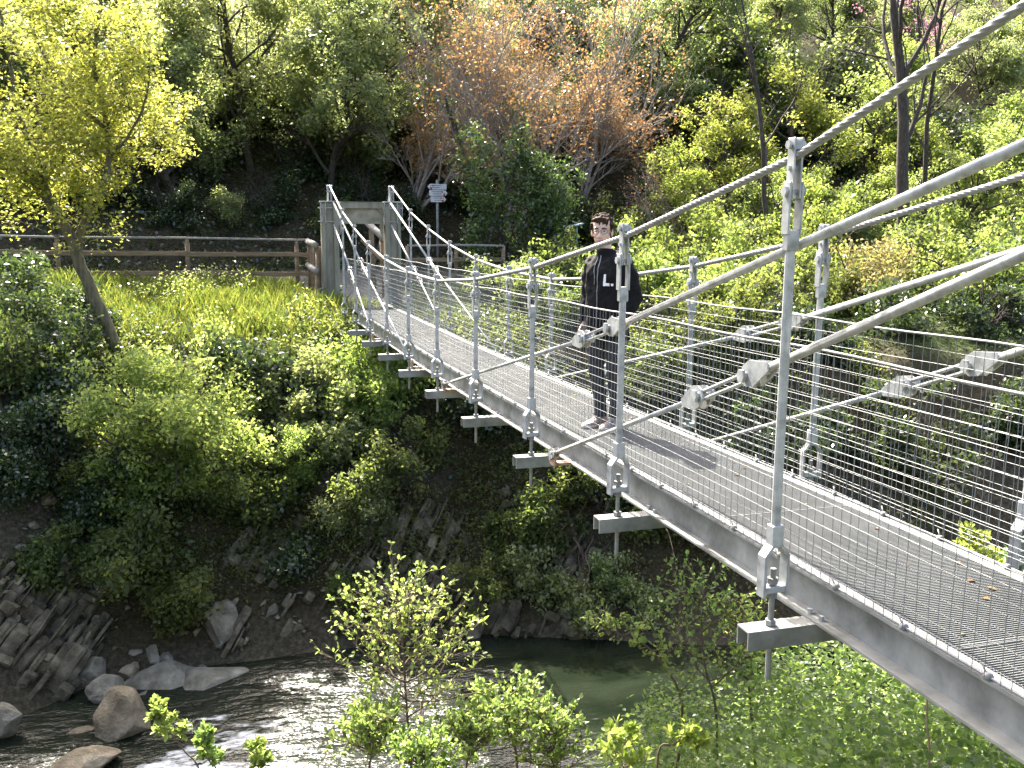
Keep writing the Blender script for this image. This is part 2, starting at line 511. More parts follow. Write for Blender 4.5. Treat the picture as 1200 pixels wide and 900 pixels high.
for s_ in (-1, 1):
    poly = [(.006 * s_, .385), (.028 * s_, .385), (.066 * s_, .335), (.066 * s_, .145), (.052 * s_, .145), (.052 * s_, .33), (.018 * s_, .375)]
    if s_ < 0: poly = poly[::-1]
    lfork.prism(poly, .055, Matrix(((1, 0, 0, 0), (0, 0, -1, 0), (0, 1, 0, 0), (0, 0, 0, 1))))
lfork.box((0, 0, .175), (.104, .05, .03), bev=.003)
lfork_me = lfork.mesh('lower_fork', M['steel'])
trod = MB()
trod.tube([(0, 0, .27), (0, 0, -.26)], .0135, 8)
for zz, h in ((.21, .026), (.145, .03), (.012, .024)): trod.tube([(0, 0, zz - h / 2 + .003), (0, 0, zz + h / 2 + .003)], .026, 6)
trod.tube([(0, 0, -.105), (0, 0, -.092)], .025, 6)
trod_me = trod.mesh('threaded_rod', M['steel_dull'])
for x in (0, W):
    for i in range(1, 11):
        y = i * D; zc = CH[i - 1]; zb = dk(y) - .3
        rod = MB()
        rod.tube([(0, 0, 0), (0, 0, (zc - .34) - (zb + .44))], .0215, 10)
        ro = rod.build('hanger_rod', M['steel'], bridge, False, (x, y, zb + .44))
        for nm, mesh, z in (('cable_clamp', clamp_me, zc), ('upper_fork', ufork_me, zc), ('lower_fork', lfork_me, zb), ('threaded_rod', trod_me, zb)):
            o = bpy.data.objects.new(nm, mesh); LINK(o); o.parent = ro; o.location = (0, 0, z - (zb + .44))
            if nm == 'lower_fork': o.rotation_euler = (0, 0, random.uniform(-.25, .25))

# stays from the towers down to the deck
def stay(x, p0, p1, mid, sx):
    p0 = Vector((x, *p0)); p1 = Vector((x, *p1)); c = Vector((x, *mid))     # deck anchor, tower, turnbuckle
    d0 = (c - p0).normalized(); d1 = (p1 - c).normalized(); d = (d0 + d1).normalized()
    up = Vector((0, -d.z, d.y)) if d.y > 0 else Vector((0, d.z, -d.y))
    side = Vector((1, 0, 0))
    s = MB()
    a = c - d * .42; b_ = c + d * .42
    s.tube([p0, a], .0145, 10); s.tube([b_, p1], .0205, 10)
    so = s.build('stay_rod', M['steel'], bridge, True)
    t = MB()
    for sg in (-1, 1):
        org = c + d * (.25 * sg)
        Mx = Matrix(((d.x * sg, up.x, side.x, org.x), (d.y * sg, up.y, side.y, org.y), (d.z * sg, up.z, side.z, org.z), (0, 0, 0, 1)))
        poly = [(-.045, -.022), (-.04, .022), (-.01, .052), (.05, .064), (.12, .044), (.20, .021), (.20, -.021), (.12, -.044), (.05, -.064), (-.01, -.052)]
        for off in (-.024, .024):
            t.prism(poly, .010, Mx @ Matrix.Translation((0, 0, off)))
        t.box(org + d * sg * .13, (.04, .05, .05), Matrix((side, d, up)).transposed().to_3x3(), bev=.004)
        t.tube([org - side * .055, org + side * .055], .022, 8)
        for off in (-.05, .05): t.tube([org + side * (off - .008), org + side * (off + .008)], .034, 6)
    for off in (-.020, .020):
        t.tube([c - d * .25 + up * off, c + d * .25 + up * off], .011, 8)
    t.build('turnbuckle', M['steel'], so)
    k = MB()
    org = p0 - d * .02
    Mx = Matrix(((d.x, up.x, side.x, org.x), (d.y, up.y, side.y, org.y), (d.z, up.z, side.z, org.z), (0, 0, 0, 1)))
    for off in (-.02, .02): k.prism([(-.04, -.045), (-.04, .045), (.07, .035), (.1, .0), (.07, -.035)], .01, Mx @ Matrix.Translation((0, 0, off)))
    k.tube([org + d * .05 - side * .04, org + d * .05 + side * .04], .014, 8)
    k.build('anchor_lug', M['steel'], so)
    k = MB(); k.box((x + .0, p0.y - math.copysign(.02, d.y), dk(p0.y) - .235), (.018, .13, .13), bev=.003)
    k.box((x + sx * .07, p0.y - math.copysign(.02, d.y), dk(p0.y) - .285), (.13, .09, .02), bev=.003)
    k.build('anchor_plate', M['rust'], so)


for x, sx in ((.055, 1), (W - .055, -1)):
    stay(x, (5 * D - .12, dk(9) - .21), (YN + .15, 2.185), (4.12, .90), sx)
    stay(x, (3 * D - .40, dk(5) - .20), (YN + .15, 1.965), (2.40, .83), sx)
    stay(x, (6 * D + .15, dk(10.8) - .21), (YF - .2, 1.98), (15.6, .82), sx)
    stay(x, (8 * D + .15, dk(14.4) - .20), (YF - .2, 1.50), (17.1, .56), sx)

# side mesh of each side: top rope, bottom rope, wires
zs = [0.0]
for k in range(17): zs.append(zs[-1] + .0435 + k * .0014)
zs = [z_ / zs[-1] * 1.03 for z_ in zs]
for sx, x0 in ((1, .205), (-1, W - .205)):
    rnd = random.Random(11 + sx)
    hw = MB()
    for k, zz in enumerate(zs[1:-1]):
        ph = rnd.uniform(0, 6); am = .004
        pts = []
        for y in np.arange(-.4, YF - .25, .3):
            pts.append((x0 + .004 * math.sin(y * 1.7 + ph), y, dz(y) + .012 + zz + am * math.sin(y * 2.3 + ph * 2)))
        hw.tube(pts, .00135, 4, False)
    for y in np.arange(-.38, YF - .3, .0625):
        tl = rnd.uniform(-.012, .012); md = rnd.uniform(-.006, .006)
        hw.tube([(x0 + .003, y - tl, dz(y) + .012), (x0 + rnd.uniform(-.003, .003), y + md, dz(y) + .5), (x0 + .003, y + tl, dz(y) + 1.04)], .0017, 3, False)
    mo = hw.build('side_mesh', M['wire'], bridge)
    rp = MB()
    pts = [(x0, y, dz(y) + 1.05 - .012 * (1 - math.cos((y % 1.8) / 1.8 * 2 * PI)) / 2) for y in np.arange(-.5, YF - .2, .3)]
    rp.tube(pts, .0065, 6)
    rp.build('top_rope', M['wire'], mo, True)
    rp = MB()
    rp.tube([(x0 + sx * .02, y, dz(y) + .012) for y in np.arange(-.5, YF - .2, .3)], .0058, 6)
    for y in np.arange(.3, YF - .4, .45):
        rp.tube([(x0 + sx * .02, y - .012, dz(y) + .012), (x0 + sx * .02, y + .012, dz(y) + .012)], .016, 6)
        rp.tube([(x0 + sx * .02, y, dz(y) + .012), (x0 - .006 * sx + .02 * sx, y + .03, dz(y) + .05)], .004, 4)
    rp.build('bottom_rope', M['wire'], mo, True)


# towers
def tower(Y, dirn, zb, zt):
    """dirn: +1 when the span lies towards -y"""
    tw = bpy.data.objects.new('tower', None); LINK(tw); tw.parent = bridge; tw.location = (0, Y, 0)
    s = dirn
    for x in (0.0, W):
        out = -1 if x == 0 else 1
        p = MB()
        xc = x + out * .02
        p.box((xc, .13 * s, (zb + zt) / 2), (.36, .30, zt - zb), bev=.02)              # column
        p.build('column', M['tower'], tw)
        q = MB()
        q.box((xc - out * .135, -.06 * s, (zb + zt) / 2 - .05), (.11, .07, zt - zb - .1), bev=.006)   # steel leg in front
        q.box((xc + out * .13, -.045 * s, (zb + zt) / 2 - .02), (.06, .04, zt - zb - .04), bev=.004)
        q.build('steel_leg', M['tower'], tw)
        r = MB()
        for zz in (zt - .12, zt - .42):
            r.box((xc, -.045 * s, zz), (.46, .02, .022), bev=.002)
            r.box((xc, .30 * s, zz), (.46, .02, .022), bev=.002)
        for ox in (-.2, .2, -.09, .09):
            r.tube([(xc + ox, -.062 * s, zt - .46), (xc + ox, -.062 * s, zt + .02)], .011, 6)
        for ox in (-.2, .2):
            for zz in (zt - .12, zt - .42):
                r.tube([(xc + ox, -.07 * s, zz), (xc + ox, .33 * s, zz)], .011, 6)
        r.build('clamp_frame', M['steel'], tw)
        c = MB()
        c.box((xc, .1 * s, zt + .015), (.40, .34, .028), bev=.004)
        Mx = Matrix(((0, 0, 1, x), (1, 0, 0, 0), (0, 1, 0, zt + .03), (0, 0, 0, 1)))
        for ox in (-.035, .035):
            c.prism([(-.06 * s, 0), (.28 * s, 0), (.13 * s, .36), (.02 * s, .36)][::s], .014, Mx @ Matrix.Translation((0, 0, ox)))
        c.tube([(x - .06, .07 * s, zt + .33), (x + .06, .07 * s, zt + .33)], .045, 12)
        c.tube([(x - .075, .0, zt + .24), (x + .075, .0, zt + .24)], .02, 6)
        c.build('saddle', M['steel'], tw)
    l = MB()
    z1 = zt - .13; z0 = zt - .47; xa, xb = .20, W - .20
    l.prism([(xa, z1), (xa, z0 - .25), (xa + .02, z0 - .25), (xa + .07, z0), (xb - .07, z0), (xb - .02, z0 - .25), (xb, z0 - .25), (xb, z1)][::-1], .22,
            Matrix(((1, 0, 0, 0), (0, 0, -1, .14 * s), (0, 1, 0, 0), (0, 0, 0, 1))))
    l.build('concrete_lintel', M['concrete'], tw)
    l = MB()
    l.box((W / 2, .1 * s, zt - .065), (W - .40, .30, .13), bev=.006)
    for sg in (-1, 1):
        xs = W / 2 + sg * (W / 2 - .2)
        l.prism([(xs, zt - .13), (xs - sg * .14, zt - .13), (xs, zt - .30)][::sg], .03, Matrix(((1, 0, 0, 0), (0, 0, -1, -.0 * s), (0, 1, 0, 0), (0, 0, 0, 1))))
    l.box((W / 2, .1 * s, zt + .008), (W - .44, .32, .016))
    l.build('lintel_beam', M['tower'], tw)
    return tw


tower(YF, 1, -.30, 2.0)
tower(YN - .1, -1, -.05, 2.28)

# abutment under the far tower, footing under the near one
ab = MB()
ab.box((.66, 20.75, -.62), (2.55, 1.35, .62), bev=.03)
ab.box((.66, 20.95, -1.75), (2.2, 1.2, 1.7), bev=.05)
tag(ab.build('abutment', M['oldconcrete']), 'mossy concrete abutment under the far tower of the footbridge', 'abutment')
ab = MB(); ab.box((.69, -1.25, -.9), (2.5, 1.5, 1.7), bev=.03)
tag(ab.build('abutment', M['oldconcrete']), 'concrete footing where the footbridge starts beside the photographer', 'abutment')

# gravel of the landing and path comes from the ground; fences ------------------------------------------------
def bar(mb, a, b, w_, h_):
    a = Vector(a); b = Vector(b); d = b - a; L = d.length; d.normalize()
    s = d.cross(Vector((0, 0, 1))).normalized(); u = s.cross(d)
    R = Matrix((d, s, u)).transposed()
    mb.box((a + b) / 2, (L, w_, h_), R, bev=min(w_, h_) * .12)


def fence(pts, label, base_drop, group):
    f = thing('wooden_fence', pts[0], label, 'fence', group)
    o0 = Vector(pts[0])
    for x, y, zt in pts:
        p = MB(); zg = gz(x, y) - .15
        p.tube([(x - o0.x, y - o0.y + .04, zg - o0.z), (x - o0.x, y - o0.y + .04, zt - o0.z + .02)], .05, 8)
        p.build('post', M['wood'], f, True)
    for dz_, mat, sz in ((0, 'greywood', (.10, .045)), (-.36, 'wood', (.035, .105)), (-.82, 'wood', (.035, .105))):
        r = MB()
        for a, b_ in zip(pts[:-1], pts[1:]):
            j = random.uniform(-.012, .012)
            bar(r, (a[0] - o0.x, a[1] - o0.y - (.025 if dz_ else -.04), a[2] - o0.z + dz_ + .03 + j), (b_[0] - o0.x, b_[1] - o0.y - (.025 if dz_ else -.04), b_[2] - o0.z + dz_ + .03 - j), *sz)
        r.build('rail', M[mat], f)
    return f


fence([(-8.9, 22.6, 1.22), (-5.95, 22.4, 1.17), (-3.13, 22.3, 1.14), (-.62, 22.2, 1.11), (-.32, 22.2, 1.10)],
      'three-rail wooden fence along the meadow left of the far tower', 1, 'wooden fences along the path')
fence([(2.1, 22.3, .96), (3.35, 22.3, .96), (4.6, 22.3, .96)],
      'wooden fence half hidden by ivy trees right of the far tower', 1, 'wooden fences along the path')

lr = thing('log_railing', (-.36, 21.3, -.3), 'short round-log railing between the fence and the left tower column', 'railing')
r = MB()
for z_ in (1.36, .78): 
    r = MB(); r.tube([(0, 1.0, z_ + .04), (0.02, -1.0, z_)], .068, 12); r.build('log', M['greywood'], lr, True)
for y_ in (.85, -.75):
    p = MB(); p.tube([(.09, y_, -.2), (.09, y_, 1.32)], .06, 10); p.build('post', M['wood'], lr, True)
lr = thing('log_railing', (1.36, 21.4, -.3), 'round-log handrail climbing behind the right tower column', 'railing')
r = MB(); r.tube([(-.0, 0, 1.5), (-.07, 3.1, 1.95)], .085, 12); r.build('log', M['greywood'], lr, True)
r = MB(); r.tube([(-.0, 0, .95), (-.07, 3.1, 1.38)], .07, 12); r.build('log', M['wood'], lr, True)
for y_, z_ in ((.4, 1.5), (2.2, 1.75)):
    p = MB(); p.tube([(.08, y_, -.3), (.02, y_, z_)], .065, 10); p.build('post', M['wood'], lr, True)

# hiking signpost
sp = at(513, 250, 25.6)
sx_, sy_ = sp[0], 25.6
zg = gz(sx_, sy_)
sg = thing('signpost', (sx_, sy_, zg), 'hiking signpost with three white arrow boards at the forest edge', 'signpost')
p = MB(); p.tube([(0, .03, -.3), (0, .03, 2.75 - zg)], .04, 8); p.build('post', M['steel_dull'], sg, True)
white = solid('white_sign_paint', [(.55, .57, .58), (.64, .65, .66)], 8, .5)
redp = solid('red_sign_paint', [(.38, .03, .02), (.45, .04, .03)], 8, .5)
inkp = solid('black_sign_print', [(.03, .03, .04), (.05, .05, .06)], 8, .6)
for k, (zt_, x0, x1, tip) in enumerate(((2.55, -.30, .25, -1), (2.375, -.25, .28, 1), (2.20, -.21, .24, 1), )):
    h = .155; z_ = zt_ - zg
    xs, xe = (x0, x1)
    poly = [(xs, z_ - h / 2), (xe, z_ - h / 2), (xe, z_ + h / 2), (xs, z_ + h / 2)]
    if tip > 0: poly = [(xs, z_ - h / 2), (xe - .07, z_ - h / 2), (xe, z_), (xe - .07, z_ + h / 2), (xs, z_ + h / 2)]
    else: poly = [(xs, z_), (xs + .07, z_ - h / 2), (xe, z_ - h / 2), (xe, z_ + h / 2), (xs + .07, z_ + h / 2)]
    MX = Matrix(((1, 0, 0, 0), (0, 0, -1, -.04), (0, 1, 0, 0), (0, 0, 0, 1)))
    bmb = MB(); bmb.prism(poly, .02, MX); bo = bmb.build('arrow_board', white, sg)
    rr = MB(); xr = xe - .1 if tip > 0 else xs + .1
    rr.box((xr, -.053, z_ - .045), (.055, .003, .06)); rr.box((xr - .06 * tip, -.053, z_ + .03), (.03, .003, .04))
    rr.build('red_blaze', redp, bo)
    for q, (a, b_) in enumerate(((.08, .38), (.1, .32))):
        ln = MB(); x = xs + a
        while x < xs + b_:
            wl = random.uniform(.016, .034); ln.box((x + wl / 2, -.053, z_ + .035 - q * .06), (wl, .003, .02)); x += wl + .012
        ln.build('lettering', inkp, bo)

# small pale blue board among the ivy behind the man
bb = at(674, 264, 23.6)
p = MB(); bar(p, (bb[0] - .28, bb[1], bb[2] - .06), (bb[0] + .24, bb[1] + .1, bb[2] + .05), .22, .03)
p.tube([(bb[0] + .1, bb[1] + .12, gz(bb[0], bb[1]) - .2), (bb[0] + .1, bb[1] + .12, bb[2])], .018, 8)
blue = solid('pale_blue_paint', [(.30, .42, .48), (.40, .52, .58)], 6, .6)
tag(p.build('information_board', blue), 'small tilted pale blue board half hidden in ivy behind the man', 'board')

# ------------------------------------------------------------------ rocks
def rock(name, c, size, rz, mat, label, seed, tilt=(0, 0), group='boulders and stones along the stream', flat=1.0):
    """angular boulder: an icosphere cut by random planes, then roughened"""
    rnd = random.Random(seed)
    bm = bmesh.new(); bmesh.ops.create_icosphere(bm, subdivisions=4, radius=1)
    planes = []
    for k in range(15):
        n = Vector((rnd.uniform(-1, 1), rnd.uniform(-1, 1), rnd.uniform(-.8, 1))).normalized()
        planes.append((n, rnd.uniform(.5, .84)))
    R = Quaternion((0, 0, 1), rz).to_matrix() @ Quaternion((1, 0, 0), tilt[0]).to_matrix() @ Quaternion((0, 1, 0), tilt[1]).to_matrix()
    for v in bm.verts:
        p = v.co.copy()
        for n, d in planes:
            k = p.dot(n)
            if k > d: p -= n * (k - d) * .985
        nn = float(fbm(np.array([p.x * 2.3 + seed]), np.array([p.y * 2.3 + p.z * 3.1]), seed, 4)[0])
        lay = math.sin((p.z * 9 + p.x * 2 + nn * 3)) * .018
        p *= 1 + .055 * nn + lay
        v.co = R @ Vector((p.x * size[0], p.y * size[1], p.z * size[2]))
    mb = MB(); bm.verts.index_update()
    mb.add([v.co.copy() for v in bm.verts], [tuple(v.index for v in f.verts) for f in bm.faces]); bm.free()
    o = mb.build(name, M[mat], None, False, c)
    # smooth-by-angle look: smooth shade gentle faces only
    o.data.polygons.foreach_set('use_smooth', [False] * len(o.data.polygons))
    return tag(o, label, 'rock', group)


def hit(px, py, t0=11.5, t1=24):
    """depth y at which the sight line through a pixel meets the ground"""
    yy = np.linspace(t0, t1, 260); P = np.array([at(px, py, y) for y in yy])
    below = P[:, 2] < ground(P[:, 0], P[:, 1])
    k = int(np.argmax(below)) if below.any() else len(yy) - 1
    return float(yy[k])


def rk_px(px, py, w, h, Y, mat, label, rz=0, tilt=(0, 0), dep=None, dz_=0):
    """stone seen w x h pixels large around (px, py), standing at depth Y"""
    Y = max(hit(px, py), 9.0) if (py < 780 and Y > 12.4) else Y
    c = at(px, py, Y); dist = float((c - CAM) @ CF); k = dist / FPX
    sw = w * k / 2 / .80; sh = h * k / 2 / .80
    return rock('boulder', (c[0], c[1] + .1, c[2] + dz_), (sw, dep or (sw + sh) * .5, sh), rz, mat, label, int(px * 7 + py), tilt)


rk_px(138, 857, 58, 78, 11.2, 'rockwarm', 'tall upright ochre-grey boulder standing in the rapid', .2, (0, .12))
rk_px(98, 897, 66, 36, 10.3, 'rockwarm', 'wet brown boulder at the foot of the tall upright one', .1)
rk_px(235, 811, 98, 36, 12.35, 'rock', 'pale flat slab of rock in the middle of the row at the water', 0, (.1, -.12))
rk_px(189, 802, 84, 32, 12.6, 'rock', 'grey flat rock left of the pale slab at the waterline', .1, (0, -.1))
rk_px(304, 811, 78, 26, 12.4, 'rockwarm', 'low olive flat rock right of the pale slab', 0, (0, .05))
rk_px(290, 830, 120, 28, 11.9, 'rockwarm', 'long low flat rock awash in front of the row', .05, (0, .08))
rk_px(107, 790, 38, 34, 12.8, 'rock', 'rounded grey boulder left of the flat slabs', 0)
rk_px(126, 814, 44, 34, 12.2, 'rock', 'squat grey boulder just behind the tall upright one', .6)
rk_px(95, 863, 34, 9, 11.3, 'rockwarm', 'thin flat rock breaking the water left of the tall boulder', .1)
rk_px(3, 846, 40, 36, 11.4, 'rock', 'pale grey boulder cut by the left edge of the picture', .1)
rk_px(178, 776, 18, 32, 13.1, 'rock', 'narrow upright stone behind the flat slabs, left of a pair', .1, (0, .2))
rk_px(196, 777, 22, 34, 13.05, 'rock', 'wider upright stone behind the flat slabs, right of a pair', .3, (0, -.15))
rk_px(261, 735, 66, 54, 13.4, 'rock', 'large pale triangular boulder on the bank above the flat slabs', .1, (.2, .35))
rk_px(238, 790, 16, 14, 12.8, 'rock', 'small pale stone behind the pale flat slab', .5)
rk_px(150, 790, 28, 16, 12.7, 'rockwarm', 'ochre broken stone between the rounded and the flat rocks', .4, (0, .3))
rk_px(165, 822, 30, 14, 12.2, 'rock', 'grey stone half under water beside the upright boulder', .2)
rk_px(62, 648, 26, 22, 14.4, 'rock', 'upright pale flake of rock in the scree on the left bank', .2, (0, -.6))
rk_px(118, 572, 44, 16, 14.9, 'rockwarm', 'ochre slab lying under the big yellow-green shrub', 0, (0, -.55))
rk_px(96, 586, 40, 14, 14.8, 'rockwarm', 'lower ochre slab in the soil beside the leaning stump', 0, (0, -.5))
rk_px(52, 590, 22, 14, 14.9, 'rockwarm', 'small brown stone at the foot of the mossy stump', 0, (0, -.2))
rk_px(290, 660, 22, 20, 14.3, 'rock', 'grey stone in the middle of the bank below the bushes', .3)
rk_px(272, 646, 18, 12, 14.4, 'rock', 'small flat stone on the mid bank beside the grey stone', .3)
rk_px(107, 700, 22, 20, 13.7, 'rockwarm', 'ochre block stuck in the left rock face', .3, (0, .4))
rk_px(543, 808, 66, 16, 11.6, 'rock', 'dark flat rock in the stream behind the sapling', .1, (0, .12))
rk_px(318, 722, 16, 22, 13.6, 'rock', 'narrow leaning stone right of the pale triangular boulder', .2, (0, .5))

rnd = random.Random(21)
scree_n = 0
for k in range(46):              # scree: small stones under the left rock face and along the waterline
    if k < 22:
        px, py = rnd.uniform(20, 125), rnd.uniform(620, 690); Y = hit(px, py)
    else:
        px = rnd.uniform(60, 420); Y = float(waterline(np.array([at(px, 780, 12.8)[0]]))[0]) + rnd.uniform(.0, .9); py = 780
    x = at(px, py, Y)[0]; s = rnd.uniform(.04, .10)
    rock('stone', (x, Y, gz(x, Y) + s * .25), (s * rnd.uniform(.8, 1.6), s, s * rnd.uniform(.4, .8)), rnd.uniform(0, 6), 'rock' if rnd.random() < .7 else 'rockwarm',
         'small loose stone in the scree under the left rock face' if k < 22 else 'small loose stone strewn along the far waterline', 900 + k, (rnd.uniform(-.4, .4), rnd.uniform(-.4, .4)),
         'loose scree stones on the left bank' if k < 22 else 'loose stones along the far waterline')


def outcrop(label, px, py, w, h, n, seed, ang=50, mat='strata', big=1.0):
    """bedded rock face: many thin tilted slabs set into the bank"""
    rnd = random.Random(seed)
    th = math.radians(ang)
    d1 = Vector((math.cos(th) * .9, .42, math.sin(th) * .9)).normalized()
    d2 = Vector((.15, -.85, .45)); d2 = (d2 - d1 * d2.dot(d1)).normalized()
    nn = d1.cross(d2)
    Yc = 13.5
    for it in range(25):
        c = at(px, py, Yc); Yc = Yc + .25 * (1 if gz(c[0], Yc) < c[2] else -1)
    c = at(px, py, Yc)
    mb = MB()
    k = float((c - CAM) @ CF) / FPX
    for i in range(n):
        a = px + rnd.uniform(-.5, .5) * w; b_ = py + rnd.uniform(-.5, .5) * h
        q = at(a, b_, Yc)
        y = Yc
        for it in range(16):
            q = at(a, b_, y); y += .12 * (1 if gz(q[0], y) < q[2] else -1)
        if float(fbm(np.array([a * .022 + seed]), np.array([b_ * .022]), seed + 50, 3)[0]) < -.2: continue
        L = (rnd.uniform(.4, .95) if rnd.random() < .35 else rnd.uniform(.12, .4)) * big; wd = rnd.uniform(.3, .6); tk = rnd.choice([.02, .035, .05, .08, .14, .2])
        out = []
        m_ = 9
        for j in range(m_):
            t = 2 * PI * j / m_ + rnd.uniform(-.25, .25)
            ex = math.copysign(abs(math.cos(t)) ** .6, math.cos(t)); ey = math.copysign(abs(math.sin(t)) ** .6, math.sin(t))
            out.append((L / 2 * ex * rnd.uniform(.7, 1.1), wd / 2 * ey * rnd.uniform(.75, 1.1)))
        jit = Quaternion(Vector((rnd.uniform(-1, 1), rnd.uniform(-1, 1), rnd.uniform(-1, 1))).normalized(), rnd.uniform(-.18, .18)).to_matrix()
        A = jit @ d1; B_ = jit @ d2; C_ = jit @ nn
        o_ = Vector(q) - d2 * wd * rnd.uniform(.22, .42)
        ring0 = [o_ + A * x * .93 + B_ * y_ * .93 - C_ * tk / 2 for x, y_ in out]
        ring1 = [o_ + A * x + B_ * y_ - C_ * tk * .3 for x, y_ in out]
        ring2 = [o_ + A * (x + rnd.uniform(-.02, .02)) + B_ * y_ + C_ * tk * .3 for x, y_ in out]
        ring3 = [o_ + A * x * .92 + B_ * y_ * .92 + C_ * tk / 2 for x, y_ in out]
        mb.ring_loft([ring0, ring1, ring2, ring3])
    return tag(mb.build('rock_outcrop', M[mat]), label, 'rock face', 'bedded rock outcrops in the far bank')


outcrop('bedded grey rock face slanting into the water at the lower left', 50, 745, 130, 170, 330, 1, 50, big=1.2)
outcrop('slanted bedded rock between the left face and the green bank shrub', 110, 660, 70, 70, 80, 2, 48)
outcrop('thin slanted rock ribs beside the pale triangular boulder', 295, 700, 70, 110, 110, 3, 55, big=.8)
outcrop('broad slanted rock ribs below the far end of the footbridge', 470, 640, 150, 130, 300, 4, 52, big=1.1)
outcrop('dark slanted rock ribs above the stream behind the sapling', 545, 700, 90, 80, 110, 5, 55)
outcrop('shaded bedded rock under the middle of the footbridge', 640, 640, 100, 130, 150, 6, 50)

outcrop('low rock ledges stepping into the water in the middle of the far bank', 420, 722, 170, 46, 120, 7, 48, big=.8)
outcrop('low shaded rock ledges at the waterline under the footbridge', 650, 722, 130, 50, 90, 8, 52, big=.8)
outcrop('broken rock ribs in the soil under the large yellow-green shrub', 340, 640, 110, 80, 80, 9, 52, big=.7)

# ------------------------------------------------------------------ plants
def leaf_quads(C, size, rng, up=.5, wid=.55, droop=0.0):
    """pointed, slightly folded four-corner leaves around centres C (n,3)"""
    n = len(C)
    nrm = rng.normal(size=(n, 3)); nrm[:, 2] = np.abs(nrm[:, 2]) + up; nrm /= np.linalg.norm(nrm, axis=1)[:, None]
    a = rng.normal(size=(n, 3)); a[:, 2] -= droop
    a -= nrm * (a * nrm).sum(1)[:, None]; a /= np.linalg.norm(a, axis=1)[:, None] + 1e-9
    b = np.cross(nrm, a)
    s = (size * rng.uniform(.6, 1.35, n))[:, None]
    V = np.empty((n, 4, 3))
    V[:, 0] = C - a * s * .5
    V[:, 1] = C + b * s * wid * .5 + nrm * s * .08 + a * s * .05
    V[:, 2] = C + a * s * .5 - nrm * s * .06
    V[:, 3] = C - b * s * wid * .5 + nrm * s * .08 + a * s * .05
    return V


def grow(rng, mb, p, d, L, r, lev, P, tips, depth=0):
    """one limb with its children; collects (point, direction) where leaves sit"""
    n = P.get('seg', 5)
    pts = [np.array(p, float)]; dd = np.array(d, float); dd /= np.linalg.norm(dd)
    dirs = [dd.copy()]
    for i in range(n):
        dd = dd + rng.normal(size=3) * P['wob'] + np.array([0, 0, P['up'] if depth else P.get('up0', 0)])
        dd /= np.linalg.norm(dd)
        pts.append(pts[-1] + dd * L / n); dirs.append(dd.copy())
    rad = [r * (1 - (1 - P['taper']) * i / n) for i in range(n + 1)]
    sides = 8 if r > .05 else (5 if r > .018 else 3)
    if r > P.get('rmin', .0): mb.tube(pts, rad, sides, caps=False)
    if lev <= P['leaf_lev']:
        m = P['tip_n']
        for i in range(m):
            t = rng.uniform(.25, 1.05); k = min(int(t * n), n - 1); f = t * n - k
            tips.append((pts[k] + (pts[k + 1] - pts[k]) * f, dirs[k]))
    if lev > 0:
        kids = P['kids'][depth] if depth < len(P['kids']) else P['kids'][-1]
        for c in range(kids):
            t = P['from'] + (1 - P['from']) * ((c + rng.uniform(.1, .9)) / kids) if depth == 0 else rng.uniform(.3, 1)
            k = min(int(t * n), n - 1); f = t * n - k
            q = pts[k] + (pts[k + 1] - pts[k]) * f
            az = c * 2.4 + rng.uniform(-.6, .6) if depth == 0 else rng.uniform(0, 2 * PI)
            base = dirs[k]
            s = np.cross(base, [0, 0, 1.0]);
            if np.linalg.norm(s) < .1: s = np.cross(base, [0, 1.0, 0])
            s /= np.linalg.norm(s); u = np.cross(s, base)
            sp_ = P['spread'] * rng.uniform(.7, 1.25)
            nd = base * math.cos(sp_) + (s * math.cos(az) + u * math.sin(az)) * math.sin(sp_)
            grow(rng, mb, q, nd, L * P['ratio'] * rng.uniform(.75, 1.2) * (1.15 - .45 * t if depth == 0 else 1), rad[min(k + 1, n)] * P.get('rratio', .6), lev - 1, P, tips, depth + 1)
        if P.get('lead') and depth == 0:
            grow(rng, mb, pts[-1], dirs[-1], L * P['ratio'] * .8, rad[-1] * .8, lev - 1, P, tips, depth + 1)


BASE = dict(seg=5, wob=.13, up=.05, up0=.02, taper=.55, leaf_lev=0, tip_n=8, kids=[9, 5, 4], spread=.85, ratio=.5, lead=True, rratio=.55, rmin=0)
KINDS = dict(tree='tree', shrub='shrub')


def make_tree(name, loc, H, label, cat, bark, leaf, seed, group=None, d0=(0, 0, 1), lev=3, r=None, lsize=.11, per=10, sig=.16, stems=1, up=.4, extra=None, leafname='crown', stemname='trunk', wid=.6, smooth_tr=True, **kw):
    P = dict(BASE); P.update(kw)
    P.setdefault('from', .25)
    rng = np.random.default_rng(seed)
    t = thing(name, loc, label, cat, group)
    mb = MB(); tips = []
    for s in range(stems):
        d = np.array(d0, float) + (rng.normal(size=3) * np.array([.5, .5, .1]) if stems > 1 else 0)
        p = np.array([0, 0, -.25]) + (rng.normal(size=3) * np.array([.16, .16, 0]) if stems > 1 else 0)
        grow(rng, mb, p, d, H * P.get('trunk', .62) * (rng.uniform(.45, 1.2) if stems > 1 else 1), (r or H * .016), lev, P, tips)
    mb.build(stemname, bark, t, smooth_tr)
    T = np.array([q[0] for q in tips])
    gs = P.get('gap', 1.0)
    T = T[fbm(T[:, 0] * gs + seed + T[:, 2] * .37 * gs, T[:, 1] * gs - T[:, 2] * gs, seed, 3) > P.get('cut', -.16)]
    if per > 0 and len(T):
        C = np.repeat(T, per, 0) + rng.normal(size=(len(T) * per, 3)) * sig * np.array([1, 1, .75])
        if extra is not None: C = np.concatenate([C, extra(rng)])
        quads_obj(leafname, leaf_quads(C, lsize, rng, up, wid), leaf, t)
    return t


def base_at(px, Y, dz_=0):
    x = at(px, 300, Y)[0]
    return (x, Y, gz(x, Y) + dz_)


